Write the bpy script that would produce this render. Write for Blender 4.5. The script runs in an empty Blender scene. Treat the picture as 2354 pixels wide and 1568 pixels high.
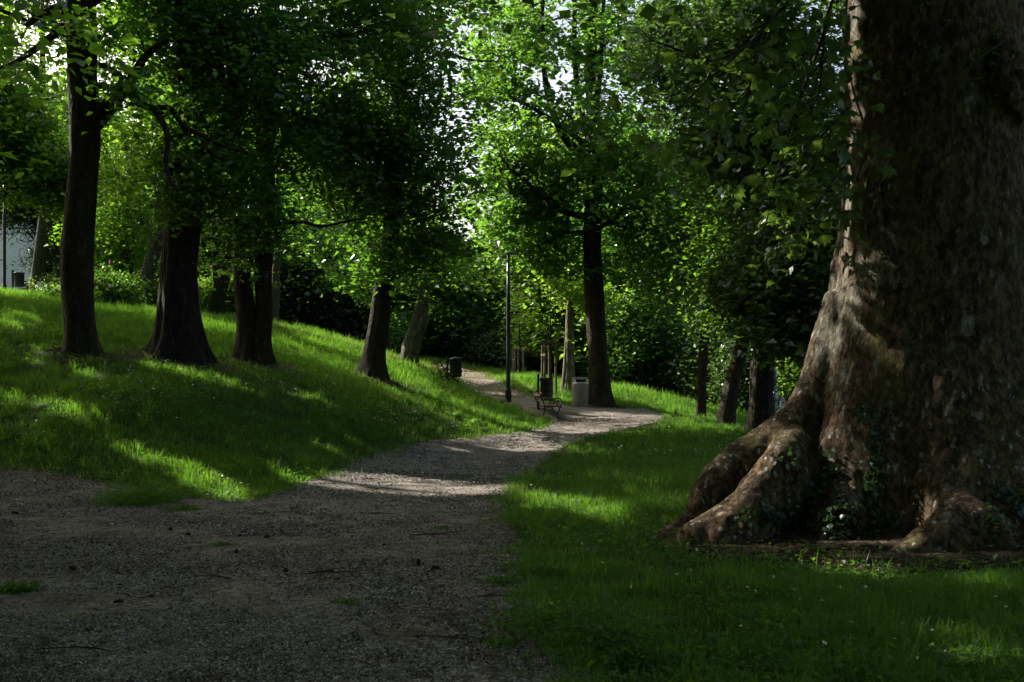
import bpy, bmesh, math, random
import numpy as np
from mathutils import Vector

SEED = 7
random.seed(SEED)
rng = np.random.default_rng(SEED)
C = bpy.context.scene.collection
SC = bpy.context.scene

# ------------------------------------------------------------------ picture <-> world
F, U0, VH, H = 2288.0, 1176.5, 900.0, 1.55          # focal length (px of a 2353 px wide frame), principal u, horizon v, eye height


def P(u, v, Y):
    return np.array([(u - U0) / F * Y, Y, H - (v - VH) / F * Y])


SUN_AZ, SUN_EL = math.radians(57), math.radians(36)   # azimuth measured from +Y towards -X
S = np.array([-math.sin(SUN_AZ) * math.cos(SUN_EL), math.cos(SUN_AZ) * math.cos(SUN_EL), math.sin(SUN_EL)])

# ------------------------------------------------------------------ noise
_perm = np.random.default_rng(3).random(65536)


def _h(ix, iy, iz):
    n = (ix * 73856093) ^ (iy * 19349663) ^ (iz * 83492791)
    return _perm[n & 65535]


def noise3(p, f=1.0, off=0.0):
    p = np.asarray(p, float) * f + off
    i = np.floor(p).astype(np.int64)
    t = p - i
    t = t * t * (3 - 2 * t)
    r = 0
    for a in (0, 1):
        for b in (0, 1):
            for c in (0, 1):
                w = (t[:, 0] if a else 1 - t[:, 0]) * (t[:, 1] if b else 1 - t[:, 1]) * (t[:, 2] if c else 1 - t[:, 2])
                r = r + w * _h(i[:, 0] + a, i[:, 1] + b, i[:, 2] + c)
    return r


# ------------------------------------------------------------------ terrain from surveyed points (u, v, Y)
CTRL = [
    # path, left edge then right edge
    (0, 1075, 15.0), (420, 1150, 13.5), (740, 1100, 16.5), (860, 1045, 20.5), (1000, 1010, 24), (1280, 985, 27.5),
    (1540, 965, 29), (1330, 1010, 25), (1250, 1070, 20.5), (1170, 1120, 16), (1150, 1200, 11.8), (1180, 1280, 9.3),
    (1200, 1450, 6.45), (1300, 1568, 5.3),
    # trees of the left slope
    (185, 810, 23), (410, 828, 25), (590, 832, 27), (852, 862, 29), (938, 838, 38), (330, 722, 40), (500, 735, 40),
    (625, 750, 42), (700, 770, 42), (830, 795, 45), (980, 832, 52), (1060, 858, 48), (1200, 872, 42), (1300, 885, 42),
    (45, 683, 43), (10, 680, 43), (80, 690, 43), (200, 706, 38),
    (1030, 893, 44), (1168, 922, 33), (1285, 968, 29.5), (1333, 937, 33), (1378, 935, 34),
    (1405, 893, 41), (1500, 912, 38), (1620, 965, 31), (1690, 985, 28), (1750, 990, 27),
    (1100, 905, 37), (1080, 880, 43), (1130, 858, 47),
    (300, 900, 19.0), (0, 930, 19.0), (500, 960, 19.5), (800, 960, 23),
    # right lawn
    (1480, 1245, 10.3), (1640, 1250, 10.1), (2050, 1300, 8.9), (1500, 1060, 20), (1700, 1050, 20.5),
]
W = [P(*c) for c in CTRL]
for x, y, z in [(0, 0, 0), (-3, 4, 0), (4, 3, .02), (8, 6, .1), (9, 12, .25), (10, 20, .15), (10, 38, .1), (14, 30, .1), (17, 60, .2), (22, 80, .35),
                (-8, 8, .1), (-14, 12, .9), (-18, 20, 2.6), (-25, 30, 5.0), (-34, 44, 5.9), (-30, 60, 6.0), (-15, 55, 3.9), (-8, 60, 1.9), (-9, 48, 3.5), (-11.5, 51, 3.3), (-7, 53, 2.5), (-4, 57, 2.3), (-13, 48, 4.2), (0, 62, .5),
                (8, 50, -1.0), (12, 45, -1.0), (7, 44, .4), (-6, -8, 0), (8, -10, 0), (-18, -8, .5), (20, -5, .3), (-30, 5, 3), (25, 20, 0), (35, 50, 0),
                (-45, 80, 3.5), (-20, 85, 0), (0, 90, -2.5), (20, 100, -.3), (50, 90, 0), (-55, 30, 7), (-50, -20, 3), (40, -20, 0), (0, -30, 0), (60, 30, 0)]:
    W.append(np.array([x, y, z], float))
W = np.array(W)


def _tps(a, b):
    d2 = ((a[:, None, :] - b[None, :, :]) ** 2).sum(-1)
    return 0.5 * d2 * np.log(d2 + 1e-9)


_n = len(W)
_A = np.zeros((_n + 3, _n + 3))
_A[:_n, :_n] = _tps(W[:, :2], W[:, :2]) + np.eye(_n) * .4
_A[:_n, _n] = 1
_A[:_n, _n + 1:] = W[:, :2]
_A[_n:, :_n] = _A[:_n, _n:].T
_wt = np.linalg.solve(_A, np.r_[W[:, 2], 0, 0, 0])
GX0, GY0, GD = -60.0, -30.0, 0.5
_gx = np.arange(GX0, 60.01, GD)
_gy = np.arange(GY0, 110.01, GD)
_GG = np.zeros((len(_gx), len(_gy)))
for i, x in enumerate(_gx):
    q = np.c_[np.full(len(_gy), x), _gy]
    _GG[i] = _tps(q, W[:, :2]) @ _wt[:_n] + _wt[_n] + q @ _wt[_n + 1:]
_GG = np.clip(_GG, -4, 7.5)
PX, PY = 4.74, 11.2                                   # axis of the old plane tree, on a low mound
_GG += .27 * np.exp(-((_gx[:, None] - PX) ** 2 + (_gy[None, :] - PY) ** 2) / 1.75 ** 2)


def zg(x, y):
    x = np.asarray(x, float)
    y = np.asarray(y, float)
    a = np.clip((x - GX0) / GD, 0, len(_gx) - 1.001)
    b = np.clip((y - GY0) / GD, 0, len(_gy) - 1.001)
    i = a.astype(int)
    j = b.astype(int)
    a = a - i
    b = b - j
    return (_GG[i, j] * (1 - a) * (1 - b) + _GG[i + 1, j] * a * (1 - b) + _GG[i, j + 1] * (1 - a) * b + _GG[i + 1, j + 1] * a * b)


def zg1(x, y):
    return float(zg(np.array([x]), np.array([y]))[0])


def hit(u, v, y0=4.0):
    """where the line of sight through (u, v) meets the ground"""
    Y = np.arange(y0, 75, .02)
    X = (u - U0) / F * Y
    Z = H - (v - VH) / F * Y
    G = zg(X, Y)
    k = np.argmax(Z <= G)
    if Z[k] > G[k] or Y[k] > 54:
        m = Y < 50
        k = int(np.argmin((Z - G)[m] + .002 * Y[m]))
    return np.array([X[k], Y[k], Z[k]])


# ------------------------------------------------------------------ helpers
def link(o, parent=None):
    C.objects.link(o)
    if parent is not None:
        o.parent = parent
        o.matrix_parent_inverse = parent.matrix_world.inverted()
    return o


def raw_mesh(name, V, faces, tint=None, mats=(), mat_idx=None, smooth=False):
    """V (n,3); faces: list of int arrays (m,k)"""
    me = bpy.data.meshes.new(name)
    V = np.ascontiguousarray(V, np.float32)
    faces = [f for f in faces if len(f)]
    loops = np.concatenate([f.ravel() for f in faces]).astype(np.int32)
    sizes = np.concatenate([np.full(len(f), f.shape[1], np.int32) for f in faces])
    starts = np.r_[0, np.cumsum(sizes)[:-1]].astype(np.int32)
    me.vertices.add(len(V))
    me.vertices.foreach_set('co', V.ravel())
    me.loops.add(len(loops))
    me.loops.foreach_set('vertex_index', loops)
    me.polygons.add(len(sizes))
    me.polygons.foreach_set('loop_start', starts)
    if mat_idx is not None:
        me.polygons.foreach_set('material_index', np.asarray(mat_idx, np.int32))
    me.polygons.foreach_set('use_smooth', np.full(len(sizes), bool(smooth)))
    if tint is not None:
        at = me.attributes.new('tint', 'FLOAT', 'POINT')
        at.data.foreach_set('value', np.ascontiguousarray(tint, np.float32))
    for m in mats:
        me.materials.append(m)
    me.update(calc_edges=True)
    return me


class MB:
    def __init__(s):
        s.V, s.F, s.n, s.T = [], {3: [], 4: [], 10: []}, 0, []

    def add(s, V, faces, tint=None):
        V = np.asarray(V, float)
        for f in faces:
            f = np.asarray(f, int)
            if len(f):
                s.F.setdefault(f.shape[1], []).append(f + s.n)
        s.V.append(V)
        s.T.append(np.full(len(V), 0.5) if tint is None else np.broadcast_to(tint, (len(V),)))
        s.n += len(V)

    def box(s, c, d, rz=0.0, R=None):
        c = np.asarray(c, float)
        x, y, z = np.asarray(d, float) / 2
        V = np.array([[a * x, b * y, e * z] for a in (-1, 1) for b in (-1, 1) for e in (-1, 1)])
        if rz:
            co, si = math.cos(rz), math.sin(rz)
            V = V @ np.array([[co, si, 0], [-si, co, 0], [0, 0, 1]])
        if R is not None:
            V = V @ np.asarray(R).T
        s.add(V + c, [np.array([[0, 1, 3, 2], [4, 6, 7, 5], [0, 4, 5, 1], [2, 3, 7, 6], [0, 2, 6, 4], [1, 5, 7, 3]])])

    def tube(s, pts, rad, n=8, cap=True, mod=None):
        pts = np.asarray(pts, float)
        m = len(pts)
        rad = np.broadcast_to(np.asarray(rad, float), (m,))
        t = np.gradient(pts, axis=0)
        t /= np.linalg.norm(t, axis=1)[:, None] + 1e-12
        a = np.array([1.0, 0, 0]) if abs(t[0][0]) < .8 else np.array([0, 1.0, 0])
        N = np.zeros((m, 3))
        x = a - t[0] * (a @ t[0])
        N[0] = x / np.linalg.norm(x)
        for i in range(1, m):
            x = N[i - 1] - t[i] * (N[i - 1] @ t[i])
            N[i] = x / (np.linalg.norm(x) + 1e-12)
        B = np.cross(t, N)
        th = np.arange(n) * 2 * math.pi / n
        R = rad[:, None] * np.ones((1, n))
        if mod is not None:
            R = mod(R, th, pts)
        V = pts[:, None, :] + R[:, :, None] * (np.cos(th)[None, :, None] * N[:, None, :] + np.sin(th)[None, :, None] * B[:, None, :])
        V = V.reshape(-1, 3)
        i, j = np.meshgrid(np.arange(m - 1), np.arange(n), indexing='ij')
        q = np.stack([i * n + j, i * n + (j + 1) % n, (i + 1) * n + (j + 1) % n, (i + 1) * n + j], -1).reshape(-1, 4)
        fs = [q]
        if cap:
            V = np.vstack([V, pts[0], pts[-1]])
            k = np.arange(n)
            fs.append(np.stack([(k + 1) % n, k, np.full(n, m * n)], -1))
            fs.append(np.stack([(m - 1) * n + k, (m - 1) * n + (k + 1) % n, np.full(n, m * n + 1)], -1))
        s.add(V, fs)

    def lathe(s, prof, n=24, c=(0, 0, 0)):
        prof = np.asarray(prof, float)
        m = len(prof)
        th = np.arange(n) * 2 * math.pi / n
        V = np.stack([prof[:, 0:1] * np.cos(th), prof[:, 0:1] * np.sin(th), np.repeat(prof[:, 1:2], n, 1)], -1).reshape(-1, 3) + np.asarray(c)
        i, j = np.meshgrid(np.arange(m - 1), np.arange(n), indexing='ij')
        s.add(V, [np.stack([i * n + j, i * n + (j + 1) % n, (i + 1) * n + (j + 1) % n, (i + 1) * n + j], -1).reshape(-1, 4)])

    def mesh(s, name, mats, smooth=False, tint=False):
        return raw_mesh(name, np.vstack(s.V), [np.vstack(v) for v in s.F.values() if v], np.concatenate(s.T) if tint else None, mats, None, smooth)

    def build(s, name, mat, parent=None, smooth=False, tint=False, loc=None):
        me = s.mesh(name, [mat], smooth, tint)
        o = bpy.data.objects.new(name, me)
        if loc is not None:
            o.location = loc
        return link(o, parent)


def tag(o, label=None, cat=None, group=None, kind=None):
    if label: o['label'] = label
    if cat: o['category'] = cat
    if group: o['group'] = group
    if kind: o['kind'] = kind
    return o


def empty(name, loc, label, cat, group=None, rz=0.0):
    o = bpy.data.objects.new(name, None)
    o.empty_display_size = .2
    o.location = [float(q) for q in loc]
    o.rotation_euler = (0, 0, rz)
    C.objects.link(o)
    bpy.context.view_layer.update()
    return tag(o, label, cat, group)


def put(mb, name, mat, thing, smooth=False, tint=False):
    """part whose vertices are in the thing's own coordinates"""
    o = bpy.data.objects.new(name, mb.mesh(name, [mat], smooth, tint))
    C.objects.link(o)
    o.parent = thing
    return o


def spline(pts, n):
    """smooth curve through points (Catmull-Rom)"""
    p = np.asarray(pts, float)
    if len(p) == 2:
        return p[0] + (p[1] - p[0]) * np.linspace(0, 1, n)[:, None]
    q = np.vstack([2 * p[0] - p[1], p, 2 * p[-1] - p[-2]])
    t = np.linspace(0, len(p) - 1 - 1e-6, n)
    i = t.astype(int)
    f = (t - i)[:, None]
    a, b, c, d = q[i], q[i + 1], q[i + 2], q[i + 3]
    return .5 * (2 * b + (c - a) * f + (2 * a - 5 * b + 4 * c - d) * f ** 2 + (3 * b - a - 3 * c + d) * f ** 3)


# ------------------------------------------------------------------ materials
class NT:
    def __init__(s, name):
        s.m = bpy.data.materials.new(name)
        s.m.use_nodes = True
        s.t = s.m.node_tree
        s.t.nodes.clear()
        s.out = s.t.nodes.new('ShaderNodeOutputMaterial')

    def n(s, typ, **kw):
        nd = s.t.nodes.new(typ)
        for k, v in kw.items():
            if k.startswith('i_'):
                nd.inputs[int(k[2:]) if k[2:].isdigit() else k[2:].replace('_', ' ')].default_value = v
            else:
                setattr(nd, k, v)
        return nd

    def l(s, a, b):
        s.t.links.new(a, b)

    def ramp(s, src, stops, interp='LINEAR'):
        r = s.n('ShaderNodeValToRGB')
        r.color_ramp.interpolation = interp
        el = r.color_ramp.elements
        while len(el) < len(stops):
            el.new(.5)
        for e, (p, c) in zip(el, stops):
            e.position = p
            e.color = (c, c, c, 1) if isinstance(c, (int, float)) else (*c, 1)
        s.l(src, r.inputs[0])
        return r.outputs[0]

    def mix(s, fac, a, b, mode='MIX'):
        m = s.n('ShaderNodeMix', data_type='RGBA', blend_type=mode)
        for sock, v in ((m.inputs[0], fac), (m.inputs[6], a), (m.inputs[7], b)):
            if hasattr(v, 'default_value') or hasattr(v, 'is_linked'):
                s.l(v, sock)
            else:
                sock.default_value = v if isinstance(v, (int, float)) else (*v, 1)
        return m.outputs[2]

    def coords(s, scale=(1, 1, 1), kind='Object'):
        tc = s.n('ShaderNodeTexCoord')
        mp = s.n('ShaderNodeMapping')
        mp.inputs['Scale'].default_value = scale
        s.l(tc.outputs[kind], mp.inputs[0])
        return mp.outputs[0]

    def noise(s, vec, scale, detail=4, rough=.55):
        nd = s.n('ShaderNodeTexNoise')
        nd.inputs['Scale'].default_value = scale
        nd.inputs['Detail'].default_value = detail
        nd.inputs['Roughness'].default_value = rough
        s.l(vec, nd.inputs['Vector'])
        return nd.outputs['Fac']

    def voro(s, vec, scale, feature='F1', out='Distance'):
        nd = s.n('ShaderNodeTexVoronoi', feature=feature)
        nd.inputs['Scale'].default_value = scale
        s.l(vec, nd.inputs['Vector'])
        return nd.outputs[out]

    def math(s, op, a, b=None):
        m = s.n('ShaderNodeMath', operation=op)
        for k, v in enumerate((a, b)):
            if v is None: continue
            if isinstance(v, (int, float)): m.inputs[k].default_value = v
            else: s.l(v, m.inputs[k])
        return m.outputs[0]

    def bump(s, h, strength=.5, dist=.02, nrm=None):
        b = s.n('ShaderNodeBump')
        b.inputs['Strength'].default_value = strength
        b.inputs['Distance'].default_value = dist
        s.l(h, b.inputs['Height'])
        if nrm is not None: s.l(nrm, b.inputs['Normal'])
        return b.outputs[0]

    def bsdf(s, col, rough=.8, nrm=None, metal=0.0, spec=.3):
        p = s.n('ShaderNodeBsdfPrincipled')
        if isinstance(col, tuple): p.inputs['Base Color'].default_value = (*col, 1)
        else: s.l(col, p.inputs['Base Color'])
        if isinstance(rough, (int, float)): p.inputs['Roughness'].default_value = rough
        else: s.l(rough, p.inputs['Roughness'])
        p.inputs['Metallic'].default_value = metal
        p.inputs['Specular IOR Level'].default_value = spec
        if nrm is not None: s.l(nrm, p.inputs['Normal'])
        s.l(p.outputs[0], s.out.inputs[0])
        return p


def leaf_mat(name, dark, light, trans, gloss=.06, rough=.35, tmix=.5):
    t = NT(name)
    at = t.n('ShaderNodeAttribute', attribute_name='tint')
    fac = at.outputs['Fac']
    col = t.ramp(fac, [(0, dark), (1, light)])
    tc = t.mix(fac, tuple(c * .65 for c in trans), tuple(min(1, c * 1.2) for c in trans))
    d = t.n('ShaderNodeBsdfDiffuse')
    t.l(col, d.inputs[0])
    tr = t.n('ShaderNodeBsdfTranslucent')
    t.l(tc, tr.inputs[0])
    m = t.n('ShaderNodeMixShader')
    m.inputs[0].default_value = tmix
    t.l(d.outputs[0], m.inputs[1])
    t.l(tr.outputs[0], m.inputs[2])
    g = t.n('ShaderNodeBsdfGlossy')
    g.inputs['Roughness'].default_value = rough
    g.inputs[0].default_value = (.8, .85, .9, 1)
    m2 = t.n('ShaderNodeMixShader')
    m2.inputs[0].default_value = gloss
    t.l(m.outputs[0], m2.inputs[1])
    t.l(g.outputs[0], m2.inputs[2])
    t.l(m2.outputs[0], t.out.inputs[0])
    return t.m


def bark_mat(name, c1, c2, ridge=22.0, moss=None, strength=.9):
    t = NT(name)
    v = t.coords((1, 1, .16))
    warp = t.noise(t.coords((1, 1, .5)), 3.0, 3)
    vv = t.n('ShaderNodeVectorMath', operation='ADD')
    t.l(v, vv.inputs[0])
    cx = t.n('ShaderNodeCombineXYZ')
    t.l(t.math('MULTIPLY', warp, .12), cx.inputs[0])
    t.l(t.math('MULTIPLY', warp, -.1), cx.inputs[1])
    t.l(cx.outputs[0], vv.inputs[1])
    e = t.voro(vv.outputs[0], ridge, 'DISTANCE_TO_EDGE')
    e2 = t.ramp(e, [(0, 0.0), (.25, 1.0)])
    fine = t.noise(t.coords((1, 1, .35)), 60, 5, .65)
    big = t.noise(t.coords((1, 1, .5)), 1.7, 4)
    h = t.math('ADD', e2, t.math('MULTIPLY', fine, .5))
    col = t.mix(t.ramp(e, [(0, 0.0), (.3, 1.0)]), tuple(c * .5 for c in c1), c2)
    col = t.mix(t.ramp(big, [(.35, 0.0), (.65, .75)]), col, c1)
    col = t.mix(t.ramp(fine, [(.3, 0.0), (.7, .5)]), col, tuple(c * 1.35 for c in c2))
    bl = t.noise(t.coords((1, 1, .45)), 6.5, 6, .7)
    col = t.mix(t.ramp(bl, [(.55, 0.0), (.66, .7)]), col, tuple(c * 2.3 for c in c2))
    col = t.mix(t.ramp(bl, [(.32, .8), (.42, 0.0)]), col, tuple(c * .35 for c in c1))
    if moss:
        col = t.mix(t.ramp(t.noise(t.coords((1, 1, .6)), 2.6, 5), [(.5, 0.0), (.68, .8)]), col, moss)
    t.bsdf(col, .9, t.bump(h, strength, .03), spec=.15)
    return t.m


def simple(name, col, rough=.6, metal=0.0, var=.25, scale=8.0, spec=.3, bump=0.0):
    t = NT(name)
    v = t.coords()
    f = t.noise(v, scale, 5)
    c = t.mix(t.ramp(f, [(.3, 0.0), (.7, 1.0)]), tuple(x * (1 - var) for x in col), tuple(min(1, x * (1 + var)) for x in col))
    t.bsdf(c, rough, t.bump(t.noise(v, scale * 8, 3), bump, .01) if bump else None, metal, spec)
    return t.m


M = {}
M['leaf_maple'] = leaf_mat('maple_leaf', (.019, .060, .009), (.050, .118, .016), (.24, .50, .030), tmix=.55)
M['leaf_oak'] = leaf_mat('oak_leaf', (.018, .056, .010), (.048, .110, .018), (.17, .38, .028), tmix=.5)
M['leaf_light'] = leaf_mat('light_leaf', (.030, .085, .010), (.075, .155, .018), (.27, .50, .032), tmix=.55)
M['leaf_beech'] = leaf_mat('beech_leaf', (.019, .064, .013), (.048, .12, .020), (.19, .42, .035))
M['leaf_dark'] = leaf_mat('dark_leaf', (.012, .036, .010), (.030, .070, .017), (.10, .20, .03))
M['leaf_plane'] = leaf_mat('plane_leaf', (.022, .056, .012), (.055, .11, .022), (.17, .31, .035), gloss=.05, rough=.4)
M['leaf_conifer_and_shade'] = leaf_mat('conifer_and_shade_leaf', (.010, .024, .012), (.020, .042, .018), (.03, .06, .02), tmix=.25)
M['leaf_shrub'] = leaf_mat('shrub_leaf', (.05, .11, .015), (.11, .19, .03), (.30, .46, .05))
M['ivy'] = leaf_mat('ivy_leaf', (.010, .030, .010), (.028, .065, .022), (.06, .13, .03), gloss=.03, rough=.35, tmix=.3)
M['grass'] = leaf_mat('grass_blade', (.016, .058, .008), (.060, .135, .016), (.19, .42, .024), gloss=.03, rough=.5, tmix=.45)
M['straw'] = leaf_mat('straw_blade', (.20, .18, .075), (.42, .38, .18), (.30, .27, .10), gloss=.02, rough=.6, tmix=.3)
M['dry_leaf'] = leaf_mat('fallen_leaf', (.10, .075, .03), (.22, .20, .08), (.12, .11, .03), tmix=.2)
M['green_leaf'] = leaf_mat('fallen_green_leaf', (.06, .10, .03), (.16, .22, .08), (.14, .20, .05), tmix=.25)
M['bark'] = bark_mat('brown_bark', (.022, .018, .013), (.045, .036, .027), 20)
M['bark_oak'] = bark_mat('oak_bark', (.017, .014, .011), (.040, .032, .026), 15, strength=1.0)
M['bark_moss'] = bark_mat('mossy_bark', (.023, .018, .013), (.047, .038, .028), 24, moss=(.05, .052, .014))
M['bark_grey'] = bark_mat('grey_bark', (.075, .066, .056), (.15, .135, .115), 17, moss=(.05, .05, .02))
M['bark_pale'] = bark_mat('pale_bark', (.10, .085, .062), (.19, .165, .12), 12, strength=.5)
M['twig'] = simple('twig_bark', (.035, .028, .02), .9, var=.4, scale=20)

t = NT('litter_crumb')
at = t.n('ShaderNodeAttribute', attribute_name='tint')
t.bsdf(t.ramp(at.outputs['Fac'], [(0, (.030, .021, .014)), (.35, (.065, .042, .026)), (.6, (.13, .09, .055)), (.8, (.24, .20, .15)), (.88, (.12, .13, .05)), (1, (.40, .37, .33))]), .9, spec=.15)
M['litter'] = t.m

t = NT('gravel_stone')
at = t.n('ShaderNodeAttribute', attribute_name='tint')
t.bsdf(t.ramp(at.outputs['Fac'], [(0, (.055, .048, .042)), (.35, (.19, .172, .158)), (.75, (.37, .34, .315)), (1, (.66, .63, .59))]), .85, spec=.2)
M['stone'] = t.m

# ground: soil and moss under the blades
t = NT('turf_soil')
v = t.coords()
a = t.noise(v, 1.2, 5)
b = t.noise(v, 22, 6, .7)
col = t.mix(t.ramp(a, [(.35, 0.0), (.65, 1.0)]), (.020, .040, .010), (.040, .062, .014))
col = t.mix(t.ramp(b, [(.52, 0.0), (.68, .8)]), col, (.060, .048, .028))
t.bsdf(col, .95, t.bump(b, .8, .04), spec=.1)
M['turf'] = t.m

# path: fine gravel with brown debris drifts and single light stones
t = NT('path_gravel')
v = t.coords()
cell = t.voro(v, 75, 'F1', 'Color')
dist = t.voro(v, 75, 'F1', 'Distance')
cell2 = t.voro(v, 28, 'F1', 'Color')
sep = t.n('ShaderNodeSeparateColor')
t.l(cell, sep.inputs[0])
sep2 = t.n('ShaderNodeSeparateColor')
t.l(cell2, sep2.inputs[0])
st = t.ramp(sep.outputs[0], [(0, (.086, .074, .064)), (.45, (.210, .188, .168)), (.8, (.345, .315, .285)), (1, (.60, .56, .52))])
st = t.mix(t.ramp(sep2.outputs[1], [(.78, 0.0), (.84, .75)]), st, (.105, .082, .062))
deb = t.noise(v, 2.0, 8, .74)
st = t.mix(t.ramp(deb, [(.48, 0.0), (.62, .75)]), st, (.078, .060, .045))
mid = t.noise(v, 11, 5, .75)
st = t.mix(t.ramp(mid, [(.52, 0.0), (.62, .75)]), st, (.06, .043, .030))
fine = t.noise(v, 30, 5, .7)
st = t.mix(t.ramp(fine, [(.54, 0.0), (.64, .6)]), st, (.07, .052, .036))
big = t.noise(v, .55, 4)
st = t.mix(t.ramp(big, [(.4, 0.0), (.7, .35)]), st, (.12, .115, .085))
h = t.math('ADD', t.math('MULTIPLY', t.math('SUBTRACT', 1.0, dist), .6), t.math('MULTIPLY', fine, 1.2))
t.bsdf(st, .92, t.bump(h, .9, .02), spec=.2)
M['gravel'] = t.m

# bare earth with leaf crumbs below the plane tree
t = NT('bare_earth')
v = t.coords()
b = t.noise(v, 18, 7, .72)
c = t.voro(v, 26, 'F1', 'Color')
sep = t.n('ShaderNodeSeparateColor')
t.l(c, sep.inputs[0])
col = t.mix(t.ramp(b, [(.35, 0.0), (.65, 1.0)]), (.014, .010, .007), (.055, .038, .024))
col = t.mix(t.ramp(sep.outputs[0], [(.80, 0.0), (.84, .8)]), col, (.11, .08, .05))
t.bsdf(col, .95, t.bump(b, .9, .05), spec=.1)
M['earth'] = t.m

# plane tree bark: rust brown scales, olive and pale grey patches, white droppings on the roots
t = NT('plane_bark')
v = t.coords((1, 1, .7))
wv = t.noise(v, 4.0, 6, .66)
pale = t.noise(t.coords((1, 1, .55)), 3.6, 7, .66)
pale2 = t.noise(t.coords((1, 1, .50)), 7.5, 6, .6)
olive = t.noise(t.coords((1, 1, .42)), 2.3, 5, .6)
fine = t.noise(t.coords((1, 1, .8)), 34, 5, .7)
tc = t.n('ShaderNodeTexCoord')
sx = t.n('ShaderNodeSeparateXYZ')
t.l(tc.outputs['Object'], sx.inputs[0])
# how flaky the bark is round the trunk: much on its left and right flanks, little on the face between
fl = t.math('ABSOLUTE', t.math('ADD', sx.outputs[0], .02))
flank = t.ramp(fl, [(.66, 0.0), (1.02, 1.0)])
up = t.ramp(t.math('MULTIPLY', sx.outputs[2], .1), [(.10, 0.0), (.22, 1.0)])
col = t.mix(t.ramp(wv, [(.35, 0.0), (.65, 1.0)]), (.058, .040, .024), (.205, .142, .082))
rust = t.noise(t.coords((1, 1, .4)), 2.8, 6, .7)
col = t.mix(t.ramp(rust, [(.56, 0.0), (.66, .8)]), col, (.20, .095, .036))
crack = t.noise(t.coords((1, 1, .5)), 19, 6, .75)
col = t.mix(t.ramp(crack, [(.36, .75), (.46, 0.0)]), col, (.010, .008, .006))
col = t.mix(t.ramp(fine, [(.42, 0.0), (.62, .65)]), col, (.13, .10, .075))
scale = t.voro(t.coords((1, 1, .42)), 15, 'F1', 'Color')
ssep = t.n('ShaderNodeSeparateColor')
t.l(scale, ssep.inputs[0])
col = t.mix(t.ramp(ssep.outputs[0], [(.0, .55), (.5, 0.0)]), col, (.020, .013, .009))
col = t.mix(t.ramp(olive, [(.52, 0.0), (.58, .75)]), col, (.13, .108, .045))
th = t.math('ADD', pale, t.math('MULTIPLY', t.math('SUBTRACT', t.math('MULTIPLY', flank, up), .5), .15))
col = t.mix(t.ramp(th, [(.535, 0.0), (.552, .92)]), col, t.mix(t.ramp(pale2, [(.4, 0.0), (.6, 1.0)]), (.17, .155, .105), (.36, .34, .28)))
th2 = t.math('ADD', pale2, t.math('MULTIPLY', t.math('SUBTRACT', t.math('MULTIPLY', flank, up), .5), .09))
col = t.mix(t.ramp(th2, [(.585, 0.0), (.60, .85)]), col, (.27, .25, .20))
low = t.ramp(t.math('MULTIPLY', sx.outputs[2], .1), [(.06, 1.0), (.24, 0.0)])
vo = t.voro(t.coords((1, 1, .55)), 13, 'F1', 'Distance')
wrn = t.noise(t.coords(), 26, 4, .7)
pick = t.n('ShaderNodeSeparateColor')
t.l(t.voro(t.coords((1, 1, .55)), 13, 'F1', 'Color'), pick.inputs[0])
wh = t.math('SUBTRACT', vo, t.math('MULTIPLY', t.math('SUBTRACT', wrn, .28), .95))
spot = t.math('MULTIPLY', t.math('MULTIPLY', t.ramp(wh, [(.0, 1.0), (.07, 0.0)]), low), t.ramp(pick.outputs[0], [(.55, 0.0), (.60, 1.0)]))
col = t.mix(t.math('MULTIPLY', spot, .8), col, (.42, .45, .44))
hh = t.math('ADD', t.math('MULTIPLY', wv, 1.0), t.math('ADD', t.math('MULTIPLY', fine, .35), t.math('MULTIPLY', t.ramp(th, [(.54, 1.0), (.57, 0.0)]), .5)))
hh = t.math('ADD', hh, t.math('MULTIPLY', t.ramp(crack, [(.36, 0.0), (.5, 1.0)]), .8))
t.bsdf(col, .9, t.bump(hh, 1.0, .05), spec=.12)
M['plane_bark'] = t.m

M['iron'] = simple('dark_painted_iron', (.020, .026, .036), .45, .0, .3, 10, .5)
M['steel'] = simple('dark_coated_steel', (.030, .036, .046), .5, .0, .15, 6, .4)
M['hole'] = simple('shadowed_hole', (.006, .006, .007), .9)
M['chrome'] = simple('brushed_metal', (.42, .42, .42), .35, .85, .15, 12, .5)
M['slat'] = simple('weathered_slat', (.13, .095, .062), .7, .0, .35, 14, .3, .2)
M['wood'] = simple('untreated_stake_wood', (.17, .135, .10), .8, .0, .3, 9, .2, .2)
M['lamp_black'] = simple('lamp_paint', (.014, .016, .022), .45, .0, .2, 6, .5)
M['lamp_head'] = simple('lamp_head_metal', (.16, .19, .21), .45, .3, .1, 6, .5)
M['wall'] = simple('pale_render', (.78, .80, .80), .9, .0, .05, 3, .2, .1)
M['roof'] = simple('roof_tile', (.16, .07, .05), .8, .0, .25, 9, .2, .3)
M['white'] = simple('white_paint', (.75, .75, .74), .5, .0, .06)
M['petal'] = simple('daisy_petal', (.72, .72, .70), .7, .0, .05)
M['yellow'] = simple('yellow_floret', (.65, .42, .03), .7)
M['magenta'] = simple('magenta_blossom', (.32, .035, .22), .7, .0, .3, 20)
M['sign_grey'] = simple('sign_back_grey', (.46, .44, .44), .5, .3, .06)
M['galv'] = simple('galvanised_tube', (.28, .33, .40), .4, .6, .1)
M['red'] = simple('red_band', (.35, .03, .02), .5)
M['cone'] = simple('cone_scale', (.045, .025, .014), .85, .0, .5, 60, .2, .6)
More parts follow.
